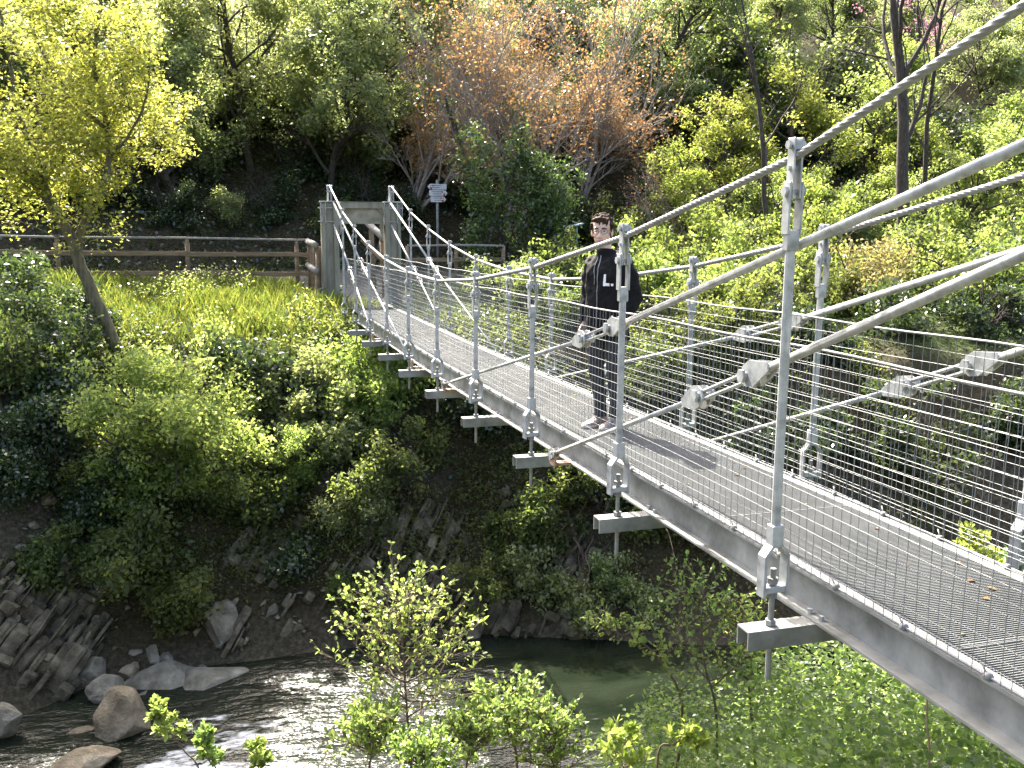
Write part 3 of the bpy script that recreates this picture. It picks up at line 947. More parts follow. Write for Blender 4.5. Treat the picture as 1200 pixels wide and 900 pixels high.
# trees on the hill behind -------------------------------------------------------------
HG = 'trees on the wooded hillside'
protos = []
for s in range(4):
    protos.append(make_tree('broadleaf_tree', base_at([205, 300, 390, 455][s], [29.6, 30.6, 29.9, 32.5][s]), [7.0, 8.0, 7.4, 8.6][s],
                  ['silvery green tree behind the fence, right beside the leaning yellow tree', 'tall silvery green tree behind the middle of the wooden fence',
                   'silvery green tree on the slope behind the fence, left of the far tower', 'dark green tree straight behind the far tower'][s],
                  'tree', M['bark'], [SG, SG, SG, MG][s], 40 + s, HG, lsize=.12, per=[10, 10, 10, 8][s], sig=.17, cut=.0, kids=[19, 6, 5], tip_n=6, gap=.8, wob=.15, **{'from': .12}))
lab = [
    (0, 120, 31.5, .9, 'pale green tree up the slope behind the leaning yellow tree'),
    (1, 30, 30.5, .95, 'silvery tree at the left edge behind the yellow crown'),
    (2, 255, 34.5, .6, 'green tree higher on the slope, seen between the silvery trees'),
    (3, 345, 36.0, .6, 'dark tree high on the slope above the wooden fence'),
    (3, 160, 35.0, .6, 'dark tree high on the slope above the leaning yellow tree'),
    (3, 505, 36.5, .7, 'dark tree high on the slope between the far tower and the russet trees'),
    (2, 590, 38.0, .6, 'green tree far up behind the left russet tree'),
    (3, 690, 37.0, .6, 'dark tree far up behind the right russet tree'),
    (1, 765, 33.5, 1.05, 'silvery green tree between the russet trees and the yellow-green ones'),
    (3, 820, 36.0, .7, 'dark tree in the gap behind the grey leafless shrub'),
    (2, 880, 37.5, .7, 'green tree far up the slope behind the yellow-green trees'),
    (3, 960, 38.0, .7, 'dark tree at the top of the frame behind the steep bridge cable'),
    (2, 1040, 36.0, .75, 'green tree high on the slope behind the dark trunks'),
    (1, 1130, 35.0, .8, 'silvery green tree at the upper right behind the bridge cable'),
    (3, 1200, 36.5, .7, 'dark tree at the upper right edge of the wood'),
    (2, 1260, 31.0, 1.1, 'green tree just beyond the right edge of the picture'),
    (1, -70, 30.0, 1.0, 'silvery tree just beyond the left edge of the picture'),
    (3, -40, 35.0, 1.1, 'dark tree up the slope at the far left'),
]
rows = [('a', 39.0), ('b', 43.0)]
names = ['beyond the far left of the wood', 'above the leaning yellow tree', 'above the left end of the fence', 'above the middle of the fence', 'above the far tower', 'above the signpost',
         'above the left russet tree', 'above the wide russet tree', 'above the man', 'above the grey leafless shrub', 'above the front hanger', 'above the dark trunks', 'above the pink blossom', 'above the right edge of the deck', 'beyond the right edge']
for r_, (tagr, Yr) in enumerate(rows):
    for i_, nm_ in enumerate(names):
        lab.append(((i_ * 3 + r_ * 2 + 1) % 4, -60 + i_ * 95 + r_ * 45, Yr + (i_ * 7 % 5) * .35, .52 + .08 * ((i_ * 5 + r_) % 3),
                    ('tree in the upper rows of the wood, ' if r_ == 0 else 'tree in the topmost row of the wood, ') + nm_))
rnd = random.Random(3)
for k, px, Y, sc, l in lab:
    dup_tree(protos[k], base_at(px, Y), rnd.uniform(0, 6.28), sc, l, HG)

# understorey bushes between the trunks on the hill
UG = 'understorey bushes on the wooded hillside'
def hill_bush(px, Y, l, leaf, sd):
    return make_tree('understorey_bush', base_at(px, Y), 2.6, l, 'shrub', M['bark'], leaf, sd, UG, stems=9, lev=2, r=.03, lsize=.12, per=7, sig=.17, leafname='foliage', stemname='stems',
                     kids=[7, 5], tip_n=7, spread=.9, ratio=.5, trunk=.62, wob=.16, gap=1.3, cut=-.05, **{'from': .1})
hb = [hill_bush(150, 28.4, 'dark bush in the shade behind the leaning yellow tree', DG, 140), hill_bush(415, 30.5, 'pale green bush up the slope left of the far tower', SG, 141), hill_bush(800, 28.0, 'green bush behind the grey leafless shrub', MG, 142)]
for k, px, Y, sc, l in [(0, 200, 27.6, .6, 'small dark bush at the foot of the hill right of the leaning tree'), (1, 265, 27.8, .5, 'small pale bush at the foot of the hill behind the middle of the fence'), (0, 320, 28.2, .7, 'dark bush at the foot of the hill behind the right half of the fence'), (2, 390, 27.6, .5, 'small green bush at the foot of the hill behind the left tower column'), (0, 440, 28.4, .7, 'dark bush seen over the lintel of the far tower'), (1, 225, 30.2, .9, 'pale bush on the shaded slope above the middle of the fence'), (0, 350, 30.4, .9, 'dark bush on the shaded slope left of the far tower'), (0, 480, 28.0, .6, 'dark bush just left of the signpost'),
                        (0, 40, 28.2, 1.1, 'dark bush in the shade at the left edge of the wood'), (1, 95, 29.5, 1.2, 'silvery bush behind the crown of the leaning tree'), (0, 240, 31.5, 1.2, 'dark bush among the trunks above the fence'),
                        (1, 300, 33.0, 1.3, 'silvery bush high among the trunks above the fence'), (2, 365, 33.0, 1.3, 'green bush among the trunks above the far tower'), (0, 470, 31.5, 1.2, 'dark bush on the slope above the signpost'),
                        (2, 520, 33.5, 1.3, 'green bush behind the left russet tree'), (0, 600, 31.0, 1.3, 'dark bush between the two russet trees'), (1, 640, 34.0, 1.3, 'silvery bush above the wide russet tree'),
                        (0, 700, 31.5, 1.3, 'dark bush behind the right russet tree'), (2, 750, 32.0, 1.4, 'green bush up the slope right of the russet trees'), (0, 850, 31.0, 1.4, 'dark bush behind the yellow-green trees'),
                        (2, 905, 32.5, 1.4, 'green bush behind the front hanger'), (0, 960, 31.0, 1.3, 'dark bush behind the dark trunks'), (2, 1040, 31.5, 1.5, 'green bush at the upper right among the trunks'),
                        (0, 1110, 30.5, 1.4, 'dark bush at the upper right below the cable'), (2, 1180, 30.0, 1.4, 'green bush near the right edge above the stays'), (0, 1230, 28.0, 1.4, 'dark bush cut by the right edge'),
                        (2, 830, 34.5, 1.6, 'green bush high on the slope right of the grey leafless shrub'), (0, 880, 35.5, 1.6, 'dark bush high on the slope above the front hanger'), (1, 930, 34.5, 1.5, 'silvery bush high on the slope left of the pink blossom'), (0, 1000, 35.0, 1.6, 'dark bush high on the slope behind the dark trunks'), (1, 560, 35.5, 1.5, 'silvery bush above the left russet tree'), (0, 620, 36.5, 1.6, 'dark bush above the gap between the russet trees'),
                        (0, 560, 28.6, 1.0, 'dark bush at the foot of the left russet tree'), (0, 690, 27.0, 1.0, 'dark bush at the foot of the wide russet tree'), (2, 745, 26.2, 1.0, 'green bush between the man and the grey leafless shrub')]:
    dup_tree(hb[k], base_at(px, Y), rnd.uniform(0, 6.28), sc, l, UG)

# young yellow-green trees on the right
YGp = [make_tree('young_tree', base_at(930, 27.5), 6.6, 'bright yellow-green young tree behind the hanger left of the dark trunks', 'tree', M['bark'], YG, 60, 'yellow-green young trees on the right slope',
                 lsize=.13, per=8, sig=.17, kids=[14, 6, 5], tip_n=5, gap=1.1, cut=.02, **{'from': .1}),
       make_tree('young_tree', base_at(1010, 29.0), 6.8, 'bushy yellow-green young tree right behind the dark trunks', 'tree', M['bark'], BG, 61, 'yellow-green young trees on the right slope',
                 lsize=.13, per=8, sig=.17, kids=[15, 6, 5], tip_n=5, gap=1.1, cut=.02, **{'from': .08})]
for k, px, Y, sc, l in [(0, 1085, 26.5, .8, 'small yellow-green tree right of the dark trunks'), (1, 1165, 27.0, .95, 'leafy yellow-green tree at the right edge under the cable'),
                        (1, 880, 24.6, .62, 'low yellow-green tree behind the second hanger from the front'), (0, 1240, 24.0, .8, 'yellow-green tree cut by the right edge of the picture'),
                        (1, 1120, 24.0, .85, 'bright tree below the upper stays at the right'), (0, 800, 25.8, .7, 'small yellow-green tree between the man and the second hanger'), (1, 1050, 22.5, .6, 'low yellow-green tree behind the lower stays'), (1, 985, 24.2, .6, 'low bushy yellow-green tree under the dark trunks'), (0, 845, 27.5, .75, 'thin yellow-green tree right of the grey leafless shrub')]:
    dup_tree(YGp[k], base_at(px, Y), rnd.uniform(0, 6.28), sc, l, 'yellow-green young trees on the right slope')

# dark trunks on the right with sparse leaves
for px, Y, H, d0, l, sd in [(1052, 21.5, 8.5, (.02, 0, 1), 'dark straight trunk with forked limbs at the upper right', 70), (912, 21.5, 7.0, (-.16, 0, 1), 'thin dark trunk leaning left behind the front hanger', 71),
                            (1080, 22.5, 8.5, (.14, 0, 1), 'slanting dark trunk right of the straight one', 72)]:
    make_tree('dark_trunk_tree', base_at(px, Y), H, l, 'tree', M['bark'], MG, sd, 'dark trunks on the right slope', d0=d0, lev=3, r=.20 if sd == 70 else .085, lsize=.11, per=2, sig=.18, kids=[6, 3, 3], tip_n=3, trunk=.9, spread=.6, **{'from': .45})
# pink flowering tree high at the top right
make_tree('flowering_tree', base_at(1078, 31.0), 8.2, 'small tree with pink blossom at the top right', 'tree', M['bark'], PK, 75, None, lev=3, lsize=.09, per=5, sig=.14, kids=[7, 4, 3], tip_n=4, spread=.5, trunk=.75, **{'from': .5})

# russet trees with bare pale twigs
for px, Y, H, sd, l in [(478, 28.2, 9.6, 80, 'leafless russet-budded tree just right of the far tower'), (590, 27.4, 10.0, 81, 'wide leafless russet-budded tree above the ivy trees'),
                        (676, 28.6, 9.6, 82, 'russet-budded tree just left of the head of the man')]:
    make_tree('budding_tree', base_at(px, Y), H, l, 'tree', M['barkpale'], OR, sd, 'russet trees with bare twigs', stems=5, lev=4, r=.06, lsize=.088, per=2, sig=.09, cut=-.1, rmin=0,
              kids=[10, 5, 4, 3], tip_n=2, spread=.5, ratio=.58, wob=.12, up=.05, trunk=.5, wid=.7, rratio=.68, **{'from': .3})
make_tree('bare_shrub', base_at(788, 25.4), 4.3, 'grey leafless shrub between the man and the yellow-green trees', 'shrub', M['barkpale'], OR, 83, None, stems=7, lev=4, r=.032, lsize=.05, per=1, sig=.06,
          cut=-9, kids=[6, 5, 4, 2], tip_n=1, spread=.55, ratio=.55, wob=.18, trunk=.5, rratio=.65, **{'from': .25})


IV = leafmat('ivy_leaf', [(.035, .065, .024), (.07, .115, .042), (.13, .18, .08)], (2.0, 2.1, 1.0), .45, .3, .8)
# ivy-clad trees by the bridge
def ivy_column(h, rad, n):
    def f(rng):
        m_ = n // 22                      # clumps of leaves on short arms around the stem
        z = rng.uniform(0, h, m_); a = rng.uniform(0, 2 * PI, m_)
        rr = rad * rng.uniform(.25, 1.0, m_) * (.55 + 1.1 * np.clip(fbm(a * .9 + rad * 7, z * .9, 5, 3) + .35, 0, 1.1))
        c = np.stack([rr * np.cos(a), rr * np.sin(a), z], 1)
        return np.repeat(c, 22, 0) + rng.normal(size=(m_ * 22, 3)) * .12
    return f


make_tree('ivy_clad_tree', base_at(558, 24.0), 4.2, 'taller ivy-clad tree with glossy leaves right of the hiking signpost', 'tree', M['bark'], IV, 90, 'ivy-clad trees beside the footbridge', lev=2, r=.12, lsize=.11, per=7, sig=.16,
          kids=[12, 4], tip_n=5, extra=ivy_column(3.9, .62, 2300), up=.3, spread=.75, ratio=.17, trunk=.92)
make_tree('ivy_clad_tree', base_at(648, 23.6), 3.7, 'broad ivy-clad tree left of the head of the man', 'tree', M['bark'], IV, 91, 'ivy-clad trees beside the footbridge', lev=2, r=.14, lsize=.11, per=7, sig=.18,
          kids=[13, 5], tip_n=5, extra=ivy_column(3.0, .88, 2500), up=.3, spread=.8, ratio=.25, trunk=.85)
make_tree('ivy_clad_tree', base_at(604, 26.2), 5.4, 'tall thin ivy-clad trunk behind the two broad ivy trees', 'tree', M['bark'], IV, 92, 'ivy-clad trees beside the footbridge', lev=1, r=.1, lsize=.11, per=6, sig=.18,
          kids=[8], tip_n=5, extra=ivy_column(4.9, .36, 1500), up=.3, spread=.7, ratio=.12, trunk=.95)

# leaning yellow-green tree on the left, its trunk drawn limb by limb
lt = thing('leaning_tree', base_at(134, 17.2), 'leaning tree with mossy trunk and yellow-green spring leaves on the left', 'tree')
o0 = np.array(lt.location)
rng = np.random.default_rng(17)
mb = MB(); tips = []


def px_path(pts): return [at(a, b_, Y) - o0 for a, b_, Y in pts]


def smooth_path(P, k=4):
    P = [np.array(p) for p in P]; out = []
    for i in range(len(P) - 1):
        p0 = P[max(i - 1, 0)]; p1 = P[i]; p2 = P[i + 1]; p3 = P[min(i + 2, len(P) - 1)]
        for j in range(k):
            t = j / k
            out.append(.5 * ((2 * p1) + (-p0 + p2) * t + (2 * p0 - 5 * p1 + 4 * p2 - p3) * t * t + (-p0 + 3 * p1 - 3 * p2 + p3) * t ** 3))
    out.append(P[-1]); return out


main = [[(140, 415, 17.2), (112, 350, 17.3), (93, 310, 17.4), (84, 280, 17.4), (60, 240, 17.3), (30, 200, 17.2), (8, 185, 17.1), (-30, 150, 17)],
        [(90, 300, 17.4), (98, 262, 17.6), (118, 225, 17.8), (128, 180, 18), (122, 130, 18.1), (110, 70, 18.2), (118, 10, 18.3), (122, -60, 18.4)],
        [(122, 150, 18), (90, 120, 18.2), (70, 95, 18.3), (40, 40, 18.5), (20, -30, 18.6)],
        [(128, 185, 18), (150, 160, 17.7), (170, 120, 17.5), (178, 60, 17.4)],
        [(60, 240, 17.3), (45, 190, 17), (20, 130, 16.8), (10, 60, 16.8), (-10, -20, 16.8)],
        [(116, 230, 17.8), (140, 190, 18.6), (165, 165, 18.9), (190, 150, 19)],
        [(84, 282, 17.4), (60, 275, 17.2), (30, 262, 17), (0, 255, 17)]]
r0 = [(.125, .06), (.085, .025), (.05, .016), (.035, .012), (.055, .016), (.03, .01), (.02, .006)]
for pth, (ra, rb) in zip(main, r0):
    q = smooth_path(px_path(pth)); n = len(q)
    q = [p + rng.normal(size=3) * .012 for p in q]
    mb.tube(q, [ra + (rb - ra) * i / (n - 1) for i in range(n)], 10 if ra > .06 else 6, caps=False)
    if pth[0][1] > 290 or True:
        P = dict(BASE); P.update(kids=[4, 3], spread=.75, ratio=.62, tip_n=6, wob=.2, up=.06, lead=False, rratio=.5); P['from'] = .2
        for i in range(4, n, 1):
            if q[i][2] + o0[2] < 1.3 and not (pth[-1][1] > 200): continue
            if q[i][2] + o0[2] < .9: continue
            dens = 1 if pth[-1][1] < 200 else .3
            for q_ in range(2 if dens == 1 else 1):
                if rng.random() < dens * .95: grow(rng, mb, q[i], rng.normal(size=3) * [1, 1, .7] + [0, 0, .3], rng.uniform(.5, 1.0), .012, 1, P, tips, 1)
mb.build('trunk', M['barkmoss'], lt, True)
T = np.array([t_[0] for t_ in tips])
hi = T[:, 2] + o0[2]
T = T[rng.uniform(0, 1, len(T)) < np.clip((hi - .6) / 1.6, .12, 1)]
C = np.repeat(T, 9, 0) + rng.normal(size=(len(T) * 9, 3)) * .11
quads_obj('crown', leaf_quads(C, .082, rng, .6, .6), OY, lt)


# shrubs ----------------------------------------------------------------------------
def shrub(px, Y, H, label, leaf, sd, group=None, lsize=.085, per=7, sig=.10, stems=7, name='shrub', bark='bark', wide=.9, lev=2, tip=7, **kw):
    a = dict(gap=1.9, cut=-.1, kids=[7, 5, 3], tip_n=tip, spread=wide, ratio=.5, trunk=.62, wob=.16, up=.06, rratio=.6)
    a['from'] = .12; a.update(kw)
    return make_tree(name, base_at(px, Y), H, label, 'shrub', M[bark], leaf, sd, group, stems=stems, lev=lev, r=.022 * H / 1.6, lsize=lsize, per=per, sig=sig, leafname='foliage', stemname='stems', **a)


LM = leafmat('lime_shrub_leaf', [(.13, .19, .05), (.19, .255, .075), (.27, .33, .13)], (2.15, 1.95, 1.4), .6)
BK = 'bushes on the far bank'
shrub(212, 15.5, 3.0, 'large rounded yellow-green shrub on the bank below the wooden fence', LM, 101, BK, per=13, stems=17, sig=.13, lsize=.072, tip=8, gap=1.6, cut=-.22)
shrub(165, 14.9, 1.7, 'darker green shrub hanging below the large yellow-green one, left part', BG, 102, BK, per=6, stems=9)
shrub(285, 15.0, 1.7, 'darker green shrub at the right foot of the large yellow-green one', MG, 103, BK, per=6, stems=9)
shrub(432, 16.2, 2.5, 'green bush under the far end of the footbridge', BG, 104, BK, per=7, stems=12, sig=.12)
shrub(470, 15.0, 1.7, 'low bright green bush in front of the abutment bush', MG, 105, BK, per=7, stems=9)
shrub(398, 15.6, 1.5, 'pale green bush with sunlit tips left of the abutment', SG, 106, BK, per=6, stems=8)
shrub(352, 16.4, 1.5, 'grey-leaved bush between the yellow-green shrub and the abutment', SG, 107, BK, per=5, stems=8)
shrub(60, 16.6, 1.9, 'dark glossy ivy thicket left of the leaning trunk', DG, 108, BK, per=9, stems=12, sig=.14)
shrub(10, 15.9, 2.2, 'green thicket at the left edge of the bank', MG, 109, BK, per=7, stems=11, sig=.14)
shrub(105, 15.8, 1.3, 'small ivy thicket at the foot of the leaning trunk', DG, 110, BK, per=7, stems=8)
shrub(140, 13.9, 1.6, 'deep green shrub low on the bank above the boulders', MG, 111, BK, per=6, stems=10)
shrub(196, 13.7, 1.1, 'green shrub left of the pale triangular boulder', MG, 112, BK, per=6, stems=9)
shrub(35, 13.7, .9, 'small green plant on the left rock face', MG, 113, BK, per=5, stems=5)
shrub(600, 13.9, 1.5, 'shaded green bush under the middle of the footbridge', MG, 114, BK, per=6, stems=8)
shrub(655, 13.0, 1.3, 'silvery bush overhanging the dark water', SG, 115, BK, per=6, stems=8)
shrub(560, 15.8, 1.6, 'dark bush behind the cross beams of the footbridge', DG, 116, BK, per=6, stems=8)
shrub(330, 14.2, .9, 'small bush in the middle of the bank', DG, 117, BK, per=6, stems=6)
shrub(520, 13.2, .8, 'low plant on the rock ribs behind the sapling', MG, 118, BK, per=6, stems=6)
RB = 'bushes on the right slope beyond the footbridge'
shrub(800, 21.0, 2.6, 'bright yellow-green bush right of the man', YG, 120, RB, per=6, stems=11, lsize=.11, sig=.13, cut=.04)
shrub(775, 17.5, 2.2, 'yellow-green bush behind the jacket of the man', BG, 121, RB, per=6, stems=10, lsize=.10, sig=.12, cut=.03)
shrub(870, 19.0, 2.5, 'leafy bush behind the turnbuckles of the far stays', BG, 122, RB, per=6, stems=10, lsize=.10, sig=.12, cut=.03)
shrub(940, 21.0, 3.0, 'yellow-green bush behind the second far hanger', YG, 123, RB, per=6, stems=11, lsize=.11, sig=.13, cut=.04)
shrub(1010, 17.2, 2.7, 'straw-coloured bush hung with catkins beyond the mesh', TN, 124, RB, per=4, stems=10, lsize=.09, sig=.12, cut=.03)
shrub(1090, 19.5, 2.9, 'mid green bush above the straw-coloured catkin bush', MG, 125, RB, per=6, stems=11, lsize=.11, sig=.13, cut=.04)
shrub(1170, 19.0, 3.0, 'leafy green bush at the right edge beyond the mesh', BG, 126, RB, per=6, stems=11, lsize=.11, sig=.13, cut=.04)
shrub(1060, 15.2, 1.9, 'dark ivy bush in the shade low beyond the mesh', DG, 127, RB, per=6, stems=9, lsize=.1, sig=.12, cut=.03)
shrub(1160, 15.0, 2.0, 'dark bush low at the right edge beyond the mesh', DG, 128, RB, per=6, stems=9, lsize=.1, sig=.12, cut=.03)
shrub(880, 15.6, 1.9, 'dark green bush low on the slope behind the front turnbuckle', MG, 129, RB, per=6, stems=9, lsize=.09, sig=.11, cut=.02)
shrub(730, 18.6, 2.0, 'green bush behind the legs of the man', MG, 130, RB, per=6, stems=9, lsize=.1, sig=.11, cut=.02)
shrub(670, 20.8, 1.9, 'leafy bush under the broad ivy tree', MG, 131, RB, per=6, stems=9, lsize=.1, sig=.11, cut=.02)
shrub(590, 20.0, 1.7, 'green bush beside the far end of the footbridge, right of the tower', SG, 132, RB, per=6, stems=9, lsize=.1, sig=.11, cut=.02)
shrub(960, 15.0, 1.6, 'shaded bush low beyond the front hanger', DG, 133, RB, per=6, stems=8, lsize=.1, sig=.11, cut=.02)

rsrc = [o for o in bpy.data.objects if o.get('group') == RB]
for k, px, Y, sc, l in [(2, 830, 23.0, 1.0, 'leafy bush up the slope behind the second far hanger'), (0, 900, 23.0, 1.0, 'yellow-green bush up the slope behind the turnbuckles'), (5, 1000, 22.0, 1.1, 'mid green bush behind the lower stays'),
                        (2, 1060, 18.0, .9, 'bright bush above the dark ivy beyond the mesh'), (6, 1130, 17.2, .9, 'leafy bush above the dark bush beyond the mesh'), (9, 960, 17.5, .9, 'dark green bush beside the catkin bush'),
                        (1, 840, 17.2, .9, 'yellow-green bush behind the shadow of the man'), (9, 800, 15.6, .9, 'dark bush low behind the deck right of the man'), (5, 1200, 16.5, 1.0, 'green bush cut by the right edge beyond the mesh'),
                        (10, 690, 16.8, .9, 'green bush low beyond the deck left of the man'), (10, 630, 18.2, .9, 'green bush beyond the deck under the cable'), (9, 740, 15.2, .8, 'shaded bush under the deck behind the man'),
                        (7, 1000, 13.2, .9, 'dark ivy bush near the water beyond the deck'), (8, 1100, 12.6, 1.0, 'dark bush near the water at the right'), (7, 1190, 12.8, 1.0, 'dark ivy near the water at the right edge'), (8, 900, 13.4, .8, 'dark bush near the water behind the front hanger')]:
    dup_tree(rsrc[k], base_at(px, Y), rnd.uniform(0, 6.28), sc, l, RB)
bsrc = [o for o in bpy.data.objects if o.get('group') == BK]
for k, px, Y, sc, l in [(7, 20, 18.6, 1.0, 'dark ivy thicket on the meadow edge at the far left'), (9, 84, 18.4, .9, 'small dark thicket on the meadow left of the leaning trunk'), (7, 58, 17.6, .9, 'dark ivy thicket on the bank shoulder at the left'), (16, 322, 16.9, 1.5, 'dark bush in the gap between the grass and the abutment'), (16, 270, 17.3, 1.2, 'dark bush between the grass and the large yellow-green shrub'),
                        (7, 15, 14.6, .8, 'dark ivy thicket on the left edge of the bank above the scree'), (9, 60, 14.4, .8, 'small ivy thicket between the mossy stem and the scree'), (7, 100, 15.0, .8, 'ivy thicket below the leaning trunk'), (8, 40, 17.6, .8, 'green thicket on the meadow edge at the far left'), (7, 35, 15.2, .9, 'dark thicket on the left bank above the rock face'), (8, 80, 15.0, .7, 'green bush right of the mossy stem'), (10, 95, 13.9, .7, 'deep green plant on top of the left rock face'), (3, 345, 15.4, .6, 'green bush on the bank right of the large yellow-green shrub'),
                        (4, 500, 16.4, .9, 'bright green bush under the deck near the far end'), (11, 268, 14.7, .7, 'green plant well above the pale triangular boulder'), (16, 300, 15.2, 1.0, 'small dark bush under the large shrub'), (6, 420, 14.6, .8, 'grey-leaved bush above the rock ribs'),
                        (15, 610, 15.4, 1.0, 'dark bush in the shade below the deck'), (10, 570, 13.4, .6, 'deep green plant above the dark water'), (11, 400, 13.6, .6, 'low green plant at the foot of the rock ribs'), (13, 700, 14.0, .9, 'shaded bush behind the hanging roots'), (14, 745, 12.6, .8, 'silvery bush over the water below the deck'), (13, 775, 13.2, .9, 'green bush on the bank behind the bending sapling'), (10, 820, 13.0, .8, 'deep green bush on the bank behind the slender sapling'), (15, 725, 13.8, 1.0, 'dark bush on the brown bank under the second hanger')]:
    dup_tree(bsrc[k], base_at(px, Y), rnd.uniform(0, 6.28), sc, l, BK)

# old mossy stump leaning at the left
st = MB()
st.tube(smooth_path([at(62, 600, 14.6), at(40, 565, 14.8), at(15, 525, 15.1), at(-15, 450, 15.4), at(-40, 380, 15.7)]), [.13, .115, .105, .10, .10] + [.1] * 0 or .11, 10) if False else st.tube(smooth_path([at(66, 612, 14.5), at(40, 570, 14.8), at(14, 525, 15.1), at(-15, 450, 15.4), at(-40, 380, 15.7)]), .105, 10)
tag(st.build('tree_stem', M['barkmoss'], None, True), 'bare mossy stem leaning out of the bank at the left edge', 'tree trunk')

# hanging roots and dead twigs under the bridge
rt = MB(); rng = np.random.default_rng(77)
for k in range(26):
    a = at(rng.uniform(640, 750), rng.uniform(580, 640), 13.6 + rng.uniform(-.5, .8)); p = a.copy(); pts = [p.copy()]
    d = np.array([rng.normal() * .5, -.35, -.4])
    for i in range(10):
        d = d + rng.normal(size=3) * .28 + np.array([0, 0, -.12]); d /= np.linalg.norm(d)
        p = p + d * .17; pts.append(p.copy())
    rt.tube(pts, [.012 * (1 - i / 13) for i in range(11)], 4, False)
tag(rt.build('root_tangle', M['twig'], None, True), 'tangle of thin bare roots hanging from the dark bank under the footbridge', 'roots')


# foreground saplings with larger, shaped leaves --------------------------------------
def big_leaves(C, D, size, rng, wid=.62):
    """six-corner leaf: stalk end, two shoulders, two upper shoulders, tip; D = growing direction"""
    n = len(C)
    a = D + rng.normal(size=(n, 3)) * .55 + np.array([0, 0, .1]); a /= np.linalg.norm(a, axis=1)[:, None]
    nrm = rng.normal(size=(n, 3)) * .55 + np.array([0, 0, 1.0]); nrm -= a * (a * nrm).sum(1)[:, None]; nrm /= np.linalg.norm(nrm, axis=1)[:, None]
    b = np.cross(nrm, a); s = (size * rng.uniform(.55, 1.25, n))[:, None]
    V = np.empty((n, 8, 3))
    prof = [(0, 0, 0), (.22, .36, .05), (.55, .48, .07), (.85, .27, .03), (1, 0, -.06), (.85, -.27, .03), (.55, -.48, .07), (.22, -.36, .05)]
    for k, (u, v, w_) in enumerate(prof):
        V[:, k] = C + a * s * u + b * s * v * wid + nrm * s * w_
    return V


LF = [(0, 1, 2), (0, 2, 4), (2, 3, 4), (0, 4, 6), (4, 5, 6), (0, 6, 7)]


def sapling(name, base, path, label, cat, sd, nbr, blen, lsize, leaf=SP, group=None, r=.014, per=21, tw=6, lowest=.15):
    rng = np.random.default_rng(sd)
    t = thing(name, tuple(base), label, cat, group)
    o_ = np.array(base)
    q = smooth_path([np.array(p) - o_ for p in path], 6); n = len(q)
    mb = MB(); mb.tube(q, [r * (1 - .8 * i / (n - 1)) for i in range(n)], 6, False)
    C = []; Dr = []

    def twig(p, d, L, rr, lv):
        d = d / np.linalg.norm(d); pts = [p]; m_ = 6
        for i in range(m_):
            d = d + rng.normal(size=3) * .12 + np.array([0, 0, .05]); d /= np.linalg.norm(d); pts.append(pts[-1] + d * L / m_)
        mb.tube(pts, [rr * (1 - .7 * i / m_) for i in range(m_ + 1)], 4, False)
        k = max(2, int(per * L / blen))
        for i in range(k):
            f = rng.uniform(.15, 1) if lv else rng.uniform(.35, 1)
            j = min(int(f * m_), m_ - 1); pp = pts[j] + (pts[j + 1] - pts[j]) * (f * m_ - j)
            C.append(pp); Dr.append(d * .6 + rng.normal(size=3) * .5)
        C.append(pts[-1]); Dr.append(d)
        C.append(pts[-1]); Dr.append(d + rng.normal(size=3) * .6)
        if lv:
            for i in range(tw):
                f = .2 + .75 * (i + rng.random()) / tw
                j = min(int(f * m_), m_ - 1)
                dd = d + rng.normal(size=3) * .7; twig(pts[j], dd, L * rng.uniform(.25, .45), rr * .55, lv - 1)
    for i in range(nbr):
        f = lowest + (1 - lowest) * (i + rng.random() * .6) / nbr
        j = min(int(f * (n - 1)), n - 2)
        az = i * 2.4 + rng.uniform(-.4, .4)
        d = np.array([math.cos(az), math.sin(az), rng.uniform(.35, .9)])
        twig(q[j], d, blen * (1.15 - .75 * f) * rng.uniform(.8, 1.2), r * .5, 1)
    twig(q[-1], q[-1] - q[-2], blen * .3, r * .25, 0)
    mb.build('stem', M['twig'], t, True)
    quads_obj('leaves', big_leaves(np.array(C), np.array(Dr), lsize, rng), leaf, t, 8, LF)
    return t


FS = 'saplings on the near bank'
def gbase(px, Y): x = at(px, 800, Y)[0]; return np.array([x, Y, gz(x, Y)])
b0 = gbase(482, 5.0)
sapling('sapling', b0, [b0, at(482, 900, 5.0), at(478, 850, 5.0), at(474, 790, 5.05), at(472, 735, 5.1), at(478, 705, 5.1)], 'tall thin alder-like sapling with round bright leaves over the stream', 'sapling', 201, 42, .92, .042, group=FS, r=.016, lowest=.45)
b0 = gbase(610, 4.8)
sapling('sapling', b0, [b0, at(606, 900, 4.8), at(596, 860, 4.8), at(590, 815, 4.9)], 'lower leafy sapling right of the tall one over the stream', 'sapling', 202, 28, .6, .043, group=FS, lowest=.55)
b0 = gbase(545, 4.4)
sapling('sapling', b0, [b0, at(545, 930, 4.4), at(550, 880, 4.4), at(556, 850, 4.45)], 'short bushy sapling at the bottom between the two taller ones', 'sapling', 203, 26, .5, .042, group=FS, lowest=.6)
b0 = gbase(430, 4.5)
sapling('sapling', b0, [b0, at(432, 930, 4.5), at(436, 880, 4.5), at(440, 850, 4.5)], 'short sapling at the bottom left of the tall one', 'sapling', 204, 26, .5, .042, group=FS, lowest=.6)
b0 = gbase(845, 4.3)
sapling('sapling', b0, [b0, at(840, 850, 4.3), at(826, 780, 4.4), at(822, 725, 4.5), at(826, 690, 4.5)], 'slender sapling with small toothed leaves under the front hanger', 'sapling', 205, 22, .78, .042, leaf=MG if False else SP, group=FS, lowest=.4, per=12)
b0 = gbase(765, 4.6)
